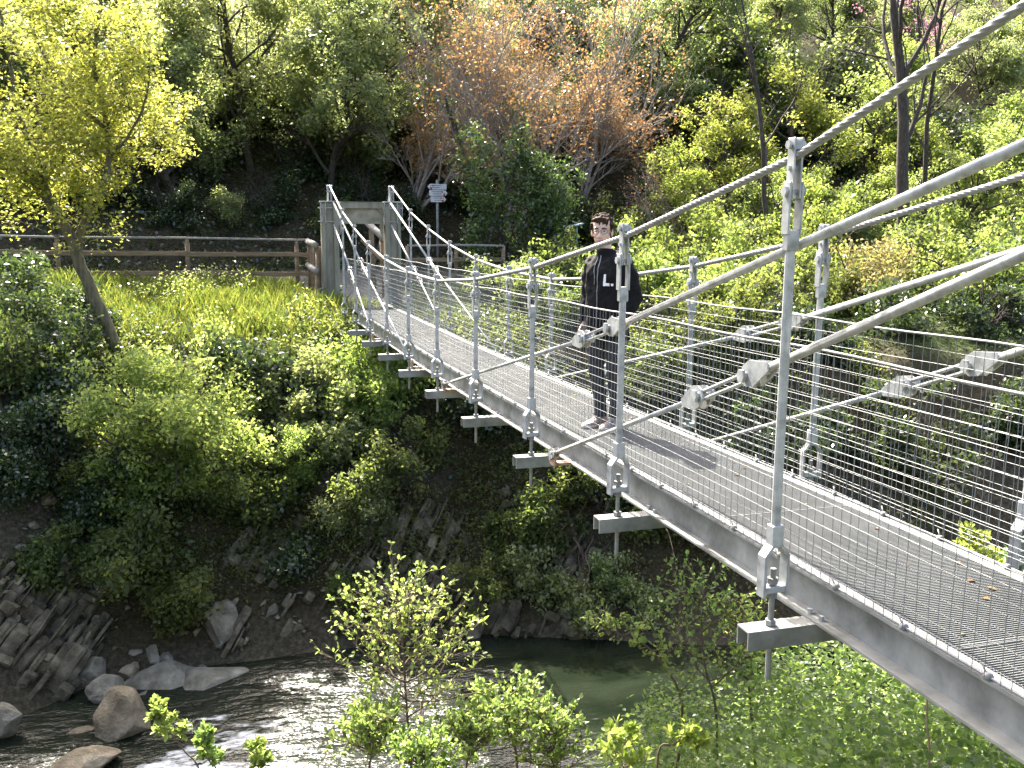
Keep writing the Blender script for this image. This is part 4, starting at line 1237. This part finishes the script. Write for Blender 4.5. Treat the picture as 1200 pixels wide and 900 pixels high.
sapling('sapling', b0, [b0, at(800, 850, 4.5), at(770, 770, 4.6), at(730, 745, 4.7), at(700, 735, 4.75)], 'thin sapling bending left over the dark water', 'sapling', 206, 16, .42, .042, group=FS, lowest=.35, per=10)
b0 = gbase(905, 4.2)
sapling('sapling', b0, [b0, at(880, 830, 4.2), at(872, 760, 4.3), at(868, 720, 4.3)], 'short sapling right behind the front cross beam', 'sapling', 207, 16, .5, .042, group=FS, lowest=.4, per=10)
b0 = gbase(660, 4.5)
sapling('sapling', b0, [b0, at(655, 950, 4.5), at(648, 890, 4.5), at(640, 840, 4.5)], 'bushy sapling at the bottom between the stream glitter and the climbing shoots', 'sapling', 214, 26, .5, .041, group=FS, lowest=.55)
b0 = gbase(500, 4.0)
sapling('sapling', b0, [b0, at(500, 960, 4.0), at(496, 910, 4.0), at(494, 880, 4.0)], 'low sapling cut by the bottom edge under the tall one', 'sapling', 215, 24, .45, .041, group=FS, lowest=.55)
b0 = gbase(250, 4.6)
sapling('sapling', b0, [b0, at(240, 930, 4.6), at(216, 880, 4.6), at(192, 850, 4.6), at(183, 828, 4.6)], 'single leafy sprig rising at the bottom left over the rapid', 'sapling', 208, 8, .16, .05, group=FS, lowest=.6, r=.008)
b0 = gbase(262, 4.4)
sapling('sapling', b0, [b0, at(258, 930, 4.4), at(245, 890, 4.4), at(238, 858, 4.4)], 'second small sprig right of the single one at the bottom left', 'sapling', 209, 8, .16, .045, group=FS, lowest=.6, r=.008)
b0 = gbase(305, 4.4)
sapling('sapling', b0, [b0, at(306, 940, 4.4), at(303, 900, 4.4), at(300, 872, 4.4)], 'tiny sprig at the bottom edge left of the saplings', 'sapling', 210, 6, .14, .045, group=FS, lowest=.6, r=.007)
b0 = gbase(740, 3.0)
sapling('vine', b0, [b0, at(735, 940, 3.0), at(728, 890, 3.0), at(726, 858, 3.0)], 'yellow-green climbing shoot upright at the bottom edge', 'climber', 211, 9, .22, .05, leaf=YG, lowest=.55, r=.008, per=5)
b0 = gbase(800, 2.9)
sapling('vine', b0, [b0, at(770, 900, 2.9), at(790, 872, 2.9), at(812, 868, 2.9), at(818, 885, 2.9)], 'yellow-green climbing shoot curling over at the bottom edge', 'climber', 212, 7, .15, .05, leaf=YG, lowest=.5, r=.008, per=4)
b0 = np.array([2.0, 3.3, gz(2.0, 3.3)])
sapling('sapling', b0, [b0, at(1150, 720, 3.3), at(1146, 670, 3.3), at(1138, 628, 3.3)], 'bright shoot poking up beyond the far edge of the deck', 'sapling', 213, 10, .26, .055, leaf=YG, group=FS, lowest=.62, r=.008, per=5)

ds = MB()
b0 = at(1087, 905, 1.7)
ds.tube(smooth_path([np.array([b0[0], 1.7, gz(b0[0], 1.7) - .1]), at(1088, 900, 1.7), at(1086, 850, 1.7), at(1087, 812, 1.7)], 5), .0052, 6)
for e in ((1083, 801), (1087, 797), (1092, 803), (1090, 808)):
    ds.tube([at(1087, 814, 1.7), at((1087 + e[0]) / 2, 807, 1.7), at(*e, 1.7)], .003, 5)
strawm = solid('dry_stalk_straw', [(.28, .20, .13), (.40, .30, .2)], 20, .8)
tag(ds.build('dry_stalk', strawm, None, True), 'single dry brown stalk with a forked tip in front of the edge beam', 'stalk')


# a few dry leaves caught on the deck
rng = np.random.default_rng(55); n = 70
y = rng.uniform(.3, 19, n); x = np.where(rng.random(n) < .6, W - .36 - np.abs(rng.normal(size=n)) * .10, rng.uniform(.34, W - .36, n))
z = np.array([dz(q) for q in y]) + .006
nl = leaf_quads(np.stack([x, y, z], 1), .04, rng, 6.0, .6)
DL = leafmat('fallen_leaf', [(.10, .06, .03), (.17, .11, .05), (.14, .15, .05)], (1, .9, .6), .2, .8, .2)
o = quads_obj('fallen_leaves', nl, DL); o['kind'] = 'stuff'

# ground cover, one object per kind of stuff ------------------------------------------
def scatter(n, x0, x1, y0, y1, seed, dens):
    rng = np.random.default_rng(seed)
    x = rng.uniform(x0, x1, n); y = rng.uniform(y0, y1, n)
    keep = rng.uniform(0, 1, n) < dens(x, y)
    return rng, x[keep], y[keep]


def cover(name, mat, n, box, seed, dens, lsize, hfun, up=.6, wid=.65):
    rng, x, y = scatter(n, *box, seed, dens)
    z = ground(x, y) + hfun(rng, x, y)
    o = quads_obj(name, leaf_quads(np.stack([x, y, z], 1), lsize, rng, up, wid), mat); o['kind'] = 'stuff'
    return o


# near bank, under and beside the bridge
rng, x, y = scatter(17000, -.6, 5.2, .4, 5.2, 301, lambda x, y: sstep(-.3, .9, x + .9 * fbm(x * .8, y * .8, 12, 3)) * (.12 + .88 * sstep(-.15, .2, fbm(x * 1.7, y * 1.7, 13, 3))))
hf = np.interp(y, [.4, 1.2, 2.4, 3.6, 5.2], [.35, .75, 1.25, 1.7, 1.5]) * (.72 + .75 * np.clip(fbm(x * 1.3, y * 1.3, 15, 4) + .25, -.5, .6)) * sstep(-.5, .8, x)
u_ = rng.uniform(.1, 1, len(x)) ** .5
z = np.minimum(ground(x, y) + hf * u_, np.where((x > .0) & (x < 1.5), -.5, .2) - rng.uniform(0, .12, len(x)))
C = np.stack([x, y, z], 1); C = np.repeat(C, 7, 0) + rng.normal(size=(len(C) * 7, 3)) * .07
o = quads_obj('near_undergrowth', big_leaves(C, rng.normal(size=C.shape) * [1, 1, .3], .044, rng, .7), SP, None, 8, LF); o['kind'] = 'stuff'
# ivy and low weeds on the far bank
rng, x, y = scatter(24000, -9, 10, 11.4, 18.5, 302, lambda x, y: sstep(-.3, .15, fbm(x * .7, y * .7, 22, 4)) * sstep(.35, 1.3, y - waterline(x)) * (1 - .55 * rockmask(x, y)))
C = np.stack([x, y, ground(x, y) + rng.uniform(.02, .34, len(x))], 1)
C = np.repeat(C, 9, 0) + rng.normal(size=(len(C) * 9, 3)) * [.09, .09, .07]
o = quads_obj('bank_weeds', leaf_quads(C, .07, rng, .4, .6), MG); o['kind'] = 'stuff'
cover('dark_ivy', DG, 60000, (-12, 16, 12.0, 21), 303, lambda x, y: sstep(-.05, .25, fbm(x * .5 + 9, y * .5, 25, 3)) * sstep(1.6, 2.8, y - waterline(x)) * (1 - .8 * sstep(17.4, 19.2, y) * (x < 1)), .08,
      lambda r_, x, y: r_.uniform(.02, .4, len(x)), .5)
# hillside: dull undergrowth and litter
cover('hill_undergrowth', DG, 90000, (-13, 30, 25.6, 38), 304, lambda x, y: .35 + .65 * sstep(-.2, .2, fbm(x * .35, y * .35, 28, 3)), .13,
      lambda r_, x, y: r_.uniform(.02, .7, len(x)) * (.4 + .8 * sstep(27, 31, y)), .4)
cover('leaf_litter', LT, 50000, (-14, 26, 12.5, 40), 305, lambda x, y: np.where(y > 24.5, 1, np.where(y > 20, 0.08, .5)) * 1.0, .07,
      lambda r_, x, y: r_.uniform(.0, .04, len(x)), 2.0, .7)
# right slope undergrowth, leaf colour darkened to read as shaded gaps between bushes
cover('slope_weeds', DG, 30000, (3, 26, 16, 26), 306, lambda x, y: sstep(-.15, .25, fbm(x * .5, y * .5, 31, 3)) * sstep(2, 5, x), .09,
      lambda r_, x, y: r_.uniform(.05, .8, len(x)), .5)
# meadow grass and its taller herbs
rng, x, y = scatter(90000, -13, 1.0, 16.0, 22.6, 307, lambda x, y: sstep(4.0, 5.6, y - waterline(x) + 1.1 * fbm(x * .6, y * .6, 77, 3)) * (.35 + .65 * sstep(-.25, .15, fbm(x * .8, y * .8, 33, 3))) * (1 - sstep(-.9, -.3, x) * sstep(19.9, 20.2, y)))
z = ground(x, y); n = len(x)
hgt = rng.uniform(.08, .36, n) * (.35 + 1.2 * np.clip(fbm(x * .7, y * .7, 35, 3) + .5, .1, 1.3))
lean = rng.normal(size=(n, 2)) * .35 * hgt[:, None]; az = rng.uniform(0, PI, n); wd = rng.uniform(.006, .013, n)
V = np.empty((n, 4, 3))
dx = np.cos(az) * wd; dy = np.sin(az) * wd
V[:, 0] = np.stack([x - dx, y - dy, z - .02], 1); V[:, 1] = np.stack([x + dx, y + dy, z - .02], 1)
V[:, 2] = np.stack([x + lean[:, 0] * .5 + dx * .7, y + lean[:, 1] * .5 + dy * .7, z + hgt * .6], 1)
V[:, 3] = np.stack([x + lean[:, 0], y + lean[:, 1], z + hgt], 1)
o = quads_obj('meadow_grass', V, GR); o['kind'] = 'stuff'
cover('meadow_herbs', BG, 34000, (-11, .2, 16.6, 22.2), 308, lambda x, y: sstep(.0, .3, fbm(x * .9, y * .9, 36, 3)) * sstep(4.4, 5.6, y - waterline(x)), .06,
      lambda r_, x, y: r_.uniform(.02, .55, len(x)) * (.4 + np.clip(fbm(x * 1.3, y * 1.3, 39, 3) + .4, 0, 1.2)), .6)

# ------------------------------------------------------------------ the man
def fuse(mb, name, mat, parent, voxel, smooth=4, wrinkle=0, wsize=.08, fac=.5):
    """fuse overlapping volumes into one continuous skin"""
    o = mb.build(name, mat, None, True)
    r = o.modifiers.new('r', 'REMESH'); r.mode = 'VOXEL'; r.voxel_size = voxel; r.use_smooth_shade = True
    s = o.modifiers.new('s', 'SMOOTH'); s.factor = fac; s.iterations = smooth
    if wrinkle:
        tx = bpy.data.textures.new(name + '_folds', 'CLOUDS'); tx.noise_scale = wsize; tx.noise_depth = 2
        d = o.modifiers.new('d', 'DISPLACE'); d.texture = tx; d.strength = wrinkle; d.mid_level = .5; d.texture_coords = 'LOCAL'
    dg = bpy.context.evaluated_depsgraph_get()
    me = bpy.data.meshes.new_from_object(o.evaluated_get(dg))
    old = o.data; o.modifiers.clear(); o.data = me; me.name = name
    bpy.data.meshes.remove(old)
    me.polygons.foreach_set('use_smooth', [True] * len(me.polygons))
    if parent is not None: o.parent = parent
    return o


def ering(c, rx, ry, n=20, p=2.0, yaw=0):
    out = []
    for k in range(n):
        a = 2 * PI * k / n
        x = rx * math.copysign(abs(math.cos(a)) ** (2 / p), math.cos(a)); y = ry * math.copysign(abs(math.sin(a)) ** (2 / p), math.sin(a))
        out.append((c[0] + x * math.cos(yaw) - y * math.sin(yaw), c[1] + x * math.sin(yaw) + y * math.cos(yaw), c[2]))
    return out


skin = solid('skin', [(.57, .375, .285), (.65, .445, .35)], 14, .5)
lipm = solid('lips', [(.40, .17, .14), (.45, .20, .16)], 14, .45)
hairm = solid('dark_brown_hair', [(.014, .008, .005), (.036, .019, .011), (.075, .040, .023)], 60, .75, 0, .8, 120, bdist=.004, spec=.15)
jackm = solid('black_jacket_cloth', [(.0045, .0045, .0048), (.009, .009, .0095)], 30, .85, 0, .2, 200, bdist=.002, spec=.2)
trom = solid('charcoal_trouser_cloth', [(.018, .019, .022), (.04, .042, .047)], 30, .85, 0, .3, 220, bdist=.002)
shoem = solid('brown_mesh_shoe', [(.10, .075, .065), (.22, .17, .15), (.40, .36, .33)], 45, .7)
solem = solid('pale_shoe_sole', [(.45, .41, .36), (.55, .51, .46)], 30, .7)
whitem = solid('white_print', [(.74, .74, .73), (.8, .8, .8)], 10, .5)
eyew = solid('eye_white', [(.42, .38, .35), (.48, .45, .42)], 10, .3)
eyed = solid('eye_dark', [(.02, .013, .01), (.03, .02, .015)], 10, .2)
framem = solid('dark_metal_frame', [(.02, .02, .022), (.05, .05, .055)], 10, .35, .5)
zipm = solid('grey_zip', [(.16, .16, .17), (.28, .28, .29)], 60, .5, .3)

HY = math.radians(30)                       # the head is turned towards the photographer
Rh = Matrix.Rotation(HY, 3, 'Z') @ Matrix.Rotation(math.radians(-3), 3, 'X')
NECK = Vector((.028, .046, 1.497))


HS = 1.03
def hd(x, y, z): return NECK + Rh @ Vector((x * 1.07, y * 1.03, z * .94))


# head coordinates: origin at the base of the skull/neck, chin about z=-.01, crown about z=.235
b = MB()
b.ellip(hd(0, -.012, .142), tuple(HS * q for q in (.074, .094, .086)), Rh, 22, 14)             # cranium
b.ellip(hd(0, .030, .062), tuple(HS * q for q in (.058, .058, .085)), Rh, 18, 12)              # face
b.ellip(hd(0, .026, .022), tuple(HS * q for q in (.050, .052, .040)), Rh, 16, 10)              # jaw
b.ellip(hd(0, .072, -.002), tuple(HS * q for q in (.021, .016, .017)), Rh, 12, 8)              # chin
for s in (-1, 1):
    b.ellip(hd(.036 * s, .060, .068), tuple(HS * q for q in (.020, .018, .022)), Rh, 12, 8)    # cheekbones
    b.ellip(hd(.031 * s, .074, .126), tuple(HS * q for q in (.024, .012, .009)), Rh, 12, 8)    # brow ridge
    b.ellip(hd(.075 * s, -.004, .082), tuple(HS * q for q in (.008, .018, .031)), Rh @ Matrix.Rotation(.35 * s, 3, 'Z'), 12, 8)   # ears
b.tube([hd(0, .082, .112), hd(0, .094, .084), hd(0, .108, .062), hd(0, .092, .050)], [.009, .010, .013, .011], 10)
for s in (-1, 1): b.ellip(hd(.012 * s, .092, .053), tuple(HS * q for q in (.010, .010, .008)), Rh, 8, 6)
b.ellip(hd(0, .080, .022), tuple(HS * q for q in (.022, .012, .011)), Rh, 12, 8)               # mouth bulge
b.tube([hd(0, -.022, .07), Vector((.016, .018, 1.445)), Vector((0, -.008, 1.35))], [.057, .056, .068], 16)
# trunk
b.ring_loft([ering((0, -.01, z), rx, ry, 20, 2.4) for z, rx, ry in ((.86, .155, .10), (.95, .15, .098), (1.05, .142, .096), (1.18, .148, .10), (1.30, .155, .098), (1.38, .12, .08), (1.42, .07, .06))])
for s in (-1, 1):
    b.ellip((.145 * s, -.012, 1.335), (.055, .052, .058), None, 14, 10)
# arms: right (x+) hangs straight, left (x-) bends to the jacket pocket
ARM = {1: [(.155, -.012, 1.335), (.192, -.026, 1.20), (.206, -.03, 1.07), (.208, .0, .93), (.208, .03, .835)],
       -1: [(-.155, -.012, 1.335), (-.194, -.04, 1.20), (-.218, -.06, 1.075), (-.198, -.005, .97), (-.155, .04, .90)]}
for s in (-1, 1):
    b.tube(ARM[s], [.048, .044, .037, .034, .025], 12)
HANDP = {1: (Vector((.208, .03, .835)), Vector((0, .16, -.985)).normalized(), Vector((-1, .1, 0)).normalized()),
         -1: (Vector((-.150, .03, .90)), Vector((.45, .12, -.9)).normalized(), Vector((.7, -.6, .1)).normalized())}
for s in (-1, 1):
    p, d, nrm = HANDP[s]
    nrm = (nrm - d * nrm.dot(d)).normalized(); sd = d.cross(nrm)
    if sd.y < 0: sd = -sd
    # palm: flattened loft
    rings = []
    for t, wv, th in ((-.01, .024, .021), (.02, .032, .018), (.055, .040, .016), (.088, .040, .013)):
        c = p + d * t
        rings.append([c + sd * wv * math.cos(a) + nrm * th * math.sin(a) for a in [2 * PI * k / 14 for k in range(14)]])
    b.ring_loft(rings)
    for k, (off, L, cv) in enumerate(((.029, .070, .55), (.0105, .080, .65), (-.009, .075, .75), (-.027, .058, .85))):
        q = p + d * .075 + sd * off; pts = [q]; dd = d.copy()
        for j, fr in enumerate((.18, .40, .26, .2)):
            dd = (dd + nrm * cv * (.12, .3, .42, .35)[j]).normalized(); q = q + dd * L * fr * 1.15; pts.append(q)
        b.tube(pts, [.0098, .0092, .0086, .0080, .0062], 8)
    q = p + d * .018 + sd * .026; dd = (d * .75 + sd * .75 + nrm * .25).normalized(); pts = [q]
    for j in range(3): q = q + dd * (.032, .028, .022)[j]; dd = (dd + d * .35 + nrm * .15).normalized(); pts.append(q)
    b.tube(pts, [.014, .0115, .010, .0075], 8)
# legs and feet
LEG = {1: [(.085, -.005, .93), (.092, .012, .70), (.085, .022, .50), (.070, -.012, .28), (.062, -.02, .09)],
       -1: [(-.085, -.005, .93), (-.088, -.012, .70), (-.085, -.012, .50), (-.078, -.05, .28), (-.075, -.055, .09)]}
for s in (-1, 1):
    b.tube(LEG[s], [.082, .070, .050, .045, .034], 14)
    f = Vector(LEG[s][-1])
    b.tube([f + Vector((0, -.03, -.045)), f + Vector((0, .06, -.055)), f + Vector((.01 * s, .15, -.065))], [.034, .034, .022], 10)
TH = math.radians(118.6)
PX, PY = .628, 5.40
man = fuse(b, 'person', skin, None, .0055, 3)
man.location = (PX, PY, dz(PY)); man.rotation_euler = (0, 0, TH)
tag(man, 'young man in glasses and black jacket standing on the footbridge deck', 'person')

# jacket: trunk, sleeves, collar
j = MB()
j.ring_loft([ering((0, -.008, z), rx, ry, 24, 2.5) for z, rx, ry in ((.735, .184, .138), (.76, .190, .140), (.86, .192, .138), (.98, .190, .136), (1.10, .190, .136), (1.22, .195, .135), (1.31, .192, .122), (1.375, .140, .098), (1.405, .094, .084))])
SLV = {1: [(.148, -.012, 1.335), (.196, -.026, 1.20), (.210, -.03, 1.07), (.214, -.002, .93), (.212, .024, .850)],
       -1: [(-.148, -.012, 1.335), (-.196, -.04, 1.20), (-.220, -.062, 1.07), (-.200, -.005, .965), (-.165, .045, .880)]}
for s in (-1, 1):
    j.tube(SLV[s], [.086, .079, .072, .064, .050], 16)
    j.ellip((.150 * s, -.012, 1.325), (.076, .074, .072), None, 16, 10)
j.ring_loft([ering((.003 + .004 * k, -.008 + .009 * k, z), r_, r_ * .98, 20) for k, (z, r_) in enumerate(((1.37, .105), (1.41, .088), (1.445, .082), (1.452, .070)))])
j.ellip((0, -.095, 1.375), (.105, .055, .065), None, 16, 10)            # folded hood
jk = fuse(j, 'jacket', jackm, man, .009, 2, .034, .085)
# grey trousers
q = MB()
q.ring_loft([ering((0, -.008, z), rx, ry, 22, 2.3) for z, rx, ry in ((.82, .150, .115), (.90, .168, .122), (.98, .165, .118))])
for s in (-1, 1):
    q.tube([(p[0], p[1], p[2]) for p in LEG[s][:-1]] + [(LEG[s][-1][0], LEG[s][-1][1], .125), (LEG[s][-1][0], LEG[s][-1][1] + .004, .085)], [.098, .084, .068, .058, .056, .060], 16)
fuse(q, 'trousers', trom, man, .008, 2, .022, .06)
# shoes
for s in (-1, 1):
    f = Vector((LEG[s][-1][0], LEG[s][-1][1], 0))
    u = MB(); so = MB()
    secs = ((-.075, .030, .050), (-.06, .037, .080), (-.02, .040, .098), (.03, .042, .085), (.08, .046, .064), (.13, .047, .050), (.17, .040, .040), (.195, .022, .032))
    rings = []
    for y_, w_, h_ in secs:
        ring = []
        for k in range(14):
            a = PI * k / 13
            ring.append((f.x + w_ * math.cos(a) + (.012 * s * max(0, y_) / .2), f.y + y_, .026 + (h_ - .02) * max(0, math.sin(a)) ** .7))
        ring += [(f.x + w_ * .9 * c_ + (.012 * s * max(0, y_) / .2), f.y + y_, .022) for c_ in (-.6, 0, .6)]
        rings.append(ring)
    u.ring_loft(rings)
    sh = fuse(u, 'shoe', shoem, man, .006, 2)
    out = []
    for k in range(24):
        a = 2 * PI * k / 24
        y_ = .062 + .142 * math.sin(a); w_ = .040 + .010 * math.sin(a)
        out.append((f.x + w_ * math.copysign(abs(math.cos(a)) ** .6, math.cos(a)) + .012 * s * max(0, y_) / .2, f.y + y_))
    rings = [[(x_, y_, z_) for x_, y_ in out] for z_ in (.001, .030)]
    so.ring_loft(rings); so.build('sole', solem, sh, True)
    lc = MB()
    for k in range(5):
        y_ = f.y + .03 + .021 * k; z_ = .098 - .012 * k
        lc.tube([(f.x - .026, y_, z_ - .012), (f.x, y_ + .004, z_), (f.x + .026, y_, z_ - .012)], .0042, 6)
    lc.build('laces', solem, sh)
# hair: many overlapping locks
h = MB(); rr = random.Random(4)
h.ellip(hd(0, -.026, .150), tuple(HS * q for q in (.078, .092, .082)), Rh, 22, 14)
h.ellip(hd(0, -.07, .10), tuple(HS * q for q in (.064, .046, .065)), Rh, 16, 10)
for k in range(230):
    a = rr.uniform(0, 2 * PI); el = math.asin(rr.uniform(-.05, 1))
    d = Vector((math.cos(a) * math.cos(el), math.sin(a) * math.cos(el), math.sin(el)))
    if d.y > .15 and d.z < .62: continue
    g_ = 1.0 + .10 * max(0, d.z)
    p = Vector((d.x * (.076 - .012 * max(0, d.z)), -.022 + d.y * .090, .146 + d.z * .080))
    k_ = .003 + .010 * max(0, d.z); q = p + Vector((d.x * k_ + rr.uniform(-.014, .014) * (.3 + max(0, d.z)), d.y * k_ + rr.uniform(-.014, .014) * (.3 + max(0, d.z)), d.z * .014 * g_ + rr.uniform(-.010, .008)))
    q2 = q + Vector((rr.uniform(-.016, .016) * (.25 + max(0, d.z)), rr.uniform(-.014, .016) * (.4 + max(0, d.z)), rr.uniform(-.018, .004)))
    h.tube([hd(*p), hd(*q), hd(*q2)], [.0125, .0105, .0045], 7)
for k in range(30):                        # fringe swept to one side, forehead left free below it
    x = rr.uniform(-.052, .054); yb = .066 * math.sqrt(max(.08, 1 - (x / .085) ** 2))
    lift = rr.uniform(-.006, .008)
    dz_ = -.35 * abs(x); p0 = hd(x, yb - .03, .214 + lift + dz_); p1 = hd(x + rr.uniform(-.006, .012), yb + .002 + rr.uniform(0, .010), .208 + lift + dz_); p2 = hd(x + rr.uniform(-.004, .020), yb + .013 + rr.uniform(-.004, .008), .172 + .25 * x + rr.uniform(-.026, .016))
    h.tube([p0, p1, p2], [.012, .0100, .003], 7)
for s in (-1, 1):                          # sideburns
    h.tube([hd(.071 * s, .022, .165), hd(.074 * s, .02, .12), hd(.072 * s, .022, .092)], [.016, .010, .004], 8)
fuse(h, 'hair', hairm, man, .0048, 1, .009, .014, .35)
# face details
for s in (-1, 1):
    e = MB(); e.ellip(hd(.031 * s, .0745, .103), tuple(HS * q for q in (.0135, .010, .0047)), Rh, 14, 10); eo = e.build('eye', eyew, man, True)
    e = MB(); e.ellip(hd(.031 * s + .001, .0825, .103), tuple(HS * q for q in (.0058, .0038, .0046)), Rh, 10, 8); e.build('iris', eyed, eo, True)
    e = MB(); e.tube([hd(.012 * s, .088, .1255), hd(.03 * s, .089, .1305), hd(.05 * s, .076, .125)], [.0040, .0046, .0025], 7); e.build('eyebrow', hairm, man, True)
e = MB(); e.tube([hd(-.024, .081, .0235), hd(-.010, .0905, .0265), hd(0, .092, .0250), hd(.010, .0905, .0265), hd(.024, .081, .0235)], [.0025, .0048, .0046, .0048, .0025], 8)
e.tube([hd(-.021, .0815, .0195), hd(0, .0915, .0165), hd(.021, .0815, .0195)], [.0025, .0058, .0025], 8); e.build('lips', lipm, man, True)
gl = MB()
for s in (-1, 1):
    c = Vector((.0325 * s, .098, .101)); pts = []
    for k in range(21):
        a = 2 * PI * k / 20
        pts.append(hd(c.x + .0235 * math.cos(a), c.y - .010 * abs(math.cos(a)) * (1 if math.cos(a) * s > 0 else .2), c.z + .0215 * math.sin(a)))
    gl.tube(pts, .0016, 6, False)
    gl.tube([hd(.056 * s, .088, .107), hd(.073 * s, .06, .106), hd(.079 * s, .0, .098)], .0015, 6)
gl.tube([hd(-.010, .099, .105), hd(0, .1015, .108), hd(.010, .099, .105)], .0016, 6)
gl.build('glasses', framem, man, True)


def on_front(o, x, z, off=.002, d=(0, -1, 0), org=.4):
    """point on the front of a garment (ray cast in its own space)"""
    ok, loc, nr, _ = o.ray_cast(Vector((x, org, z)), Vector(d))
    return (loc + nr * off) if ok else Vector((x, .15, z))


# zip, cord and the white letter mark on the chest
zz = MB(); zz.tube([on_front(jk, .0, z_, .001) for z_ in np.linspace(1.40, .76, 26)], .0045, 6); zz.build('zip', zipm, jk)
zz = MB(); zz.tube([on_front(jk, .035 + .006 * math.sin(z_ * 40), z_, .003) for z_ in np.linspace(1.39, 1.17, 14)], .0035, 6); zz.build('drawcord', whitem if False else zipm, jk)
mk = MB()


def patch(x0, x1, z0, z1, curve=0):
    n = 4
    for a in range(n):
        for b_ in range(n):
            xs = [x0 + (x1 - x0) * (a + i) / n for i in (0, 1)]; zs_ = [z0 + (z1 - z0) * (b_ + i) / n for i in (0, 1)]
            mk.add([on_front(jk, xs[0], zs_[0], .003), on_front(jk, xs[1], zs_[0], .003), on_front(jk, xs[1], zs_[1], .003), on_front(jk, xs[0], zs_[1], .003)], [(0, 1, 2, 3)])


# letter L with a dot, read from the front (the wearer's left is the reader's right)
patch(-.062, -.082, 1.165, 1.255); patch(-.082, -.112, 1.165, 1.186); patch(-.120, -.138, 1.165, 1.184)
mk.build('letter_mark', whitem, jk)
bt = MB(); p = on_front(jk, -.135, .93, .002); bt.ellip(p, (.006, .006, .006)); bt.build('button', whitem, jk)

# ------------------------------------------------------------------ light, sky, camera
el = math.radians(47.5); azs = math.atan2(-.125, .992)
sdir = Vector((math.sin(azs) * math.cos(el), math.cos(azs) * math.cos(el), math.sin(el)))
sun = bpy.data.objects.new('sun', bpy.data.lights.new('sun', 'SUN')); LINK(sun)
sun.data.energy = 4.6; sun.data.angle = math.radians(.5); sun.data.color = (1, .94, .82)
sun.rotation_euler = (-sdir).to_track_quat('-Z', 'Y').to_euler()
sun.location = (0, 0, 40)
wd = bpy.data.worlds.new('World'); scene.world = wd; wd.use_nodes = True
nt = wd.node_tree
sky = nt.nodes.new('ShaderNodeTexSky'); sky.sky_type = 'NISHITA'; sky.sun_disc = False
sky.air_density = .7; sky.dust_density = 6.0; sky.ozone_density = .3; sky.sun_elevation = el; sky.sun_rotation = azs % (2 * PI)
nt.links.new(sky.outputs['Color'], nt.nodes['Background'].inputs['Color'])
nt.nodes['Background'].inputs['Strength'].default_value = .15

cam = bpy.data.cameras.new('camera'); co = bpy.data.objects.new('camera', cam); LINK(co)
cam.sensor_width = 36; cam.sensor_fit = 'HORIZONTAL'; cam.lens = FPX / 1200 * 36; cam.clip_end = 500; cam.clip_start = .05
co.matrix_world = Matrix(((CR[0], CU[0], -CF[0], CAM[0]), (CR[1], CU[1], -CF[1], CAM[1]), (CR[2], CU[2], -CF[2], CAM[2]), (0, 0, 0, 1)))
scene.camera = co
vs = scene.view_settings
vs.view_transform = 'Standard'; vs.look = 'None'; vs.gamma = 1; vs.exposure = 2.35; vs.use_curve_mapping = False
cy = scene.cycles
cy.max_bounces = 6; cy.diffuse_bounces = 3; cy.glossy_bounces = 2; cy.transmission_bounces = 4; cy.transparent_max_bounces = 4
cy.caustics_reflective = False; cy.caustics_refractive = False; cy.sample_clamp_indirect = 4
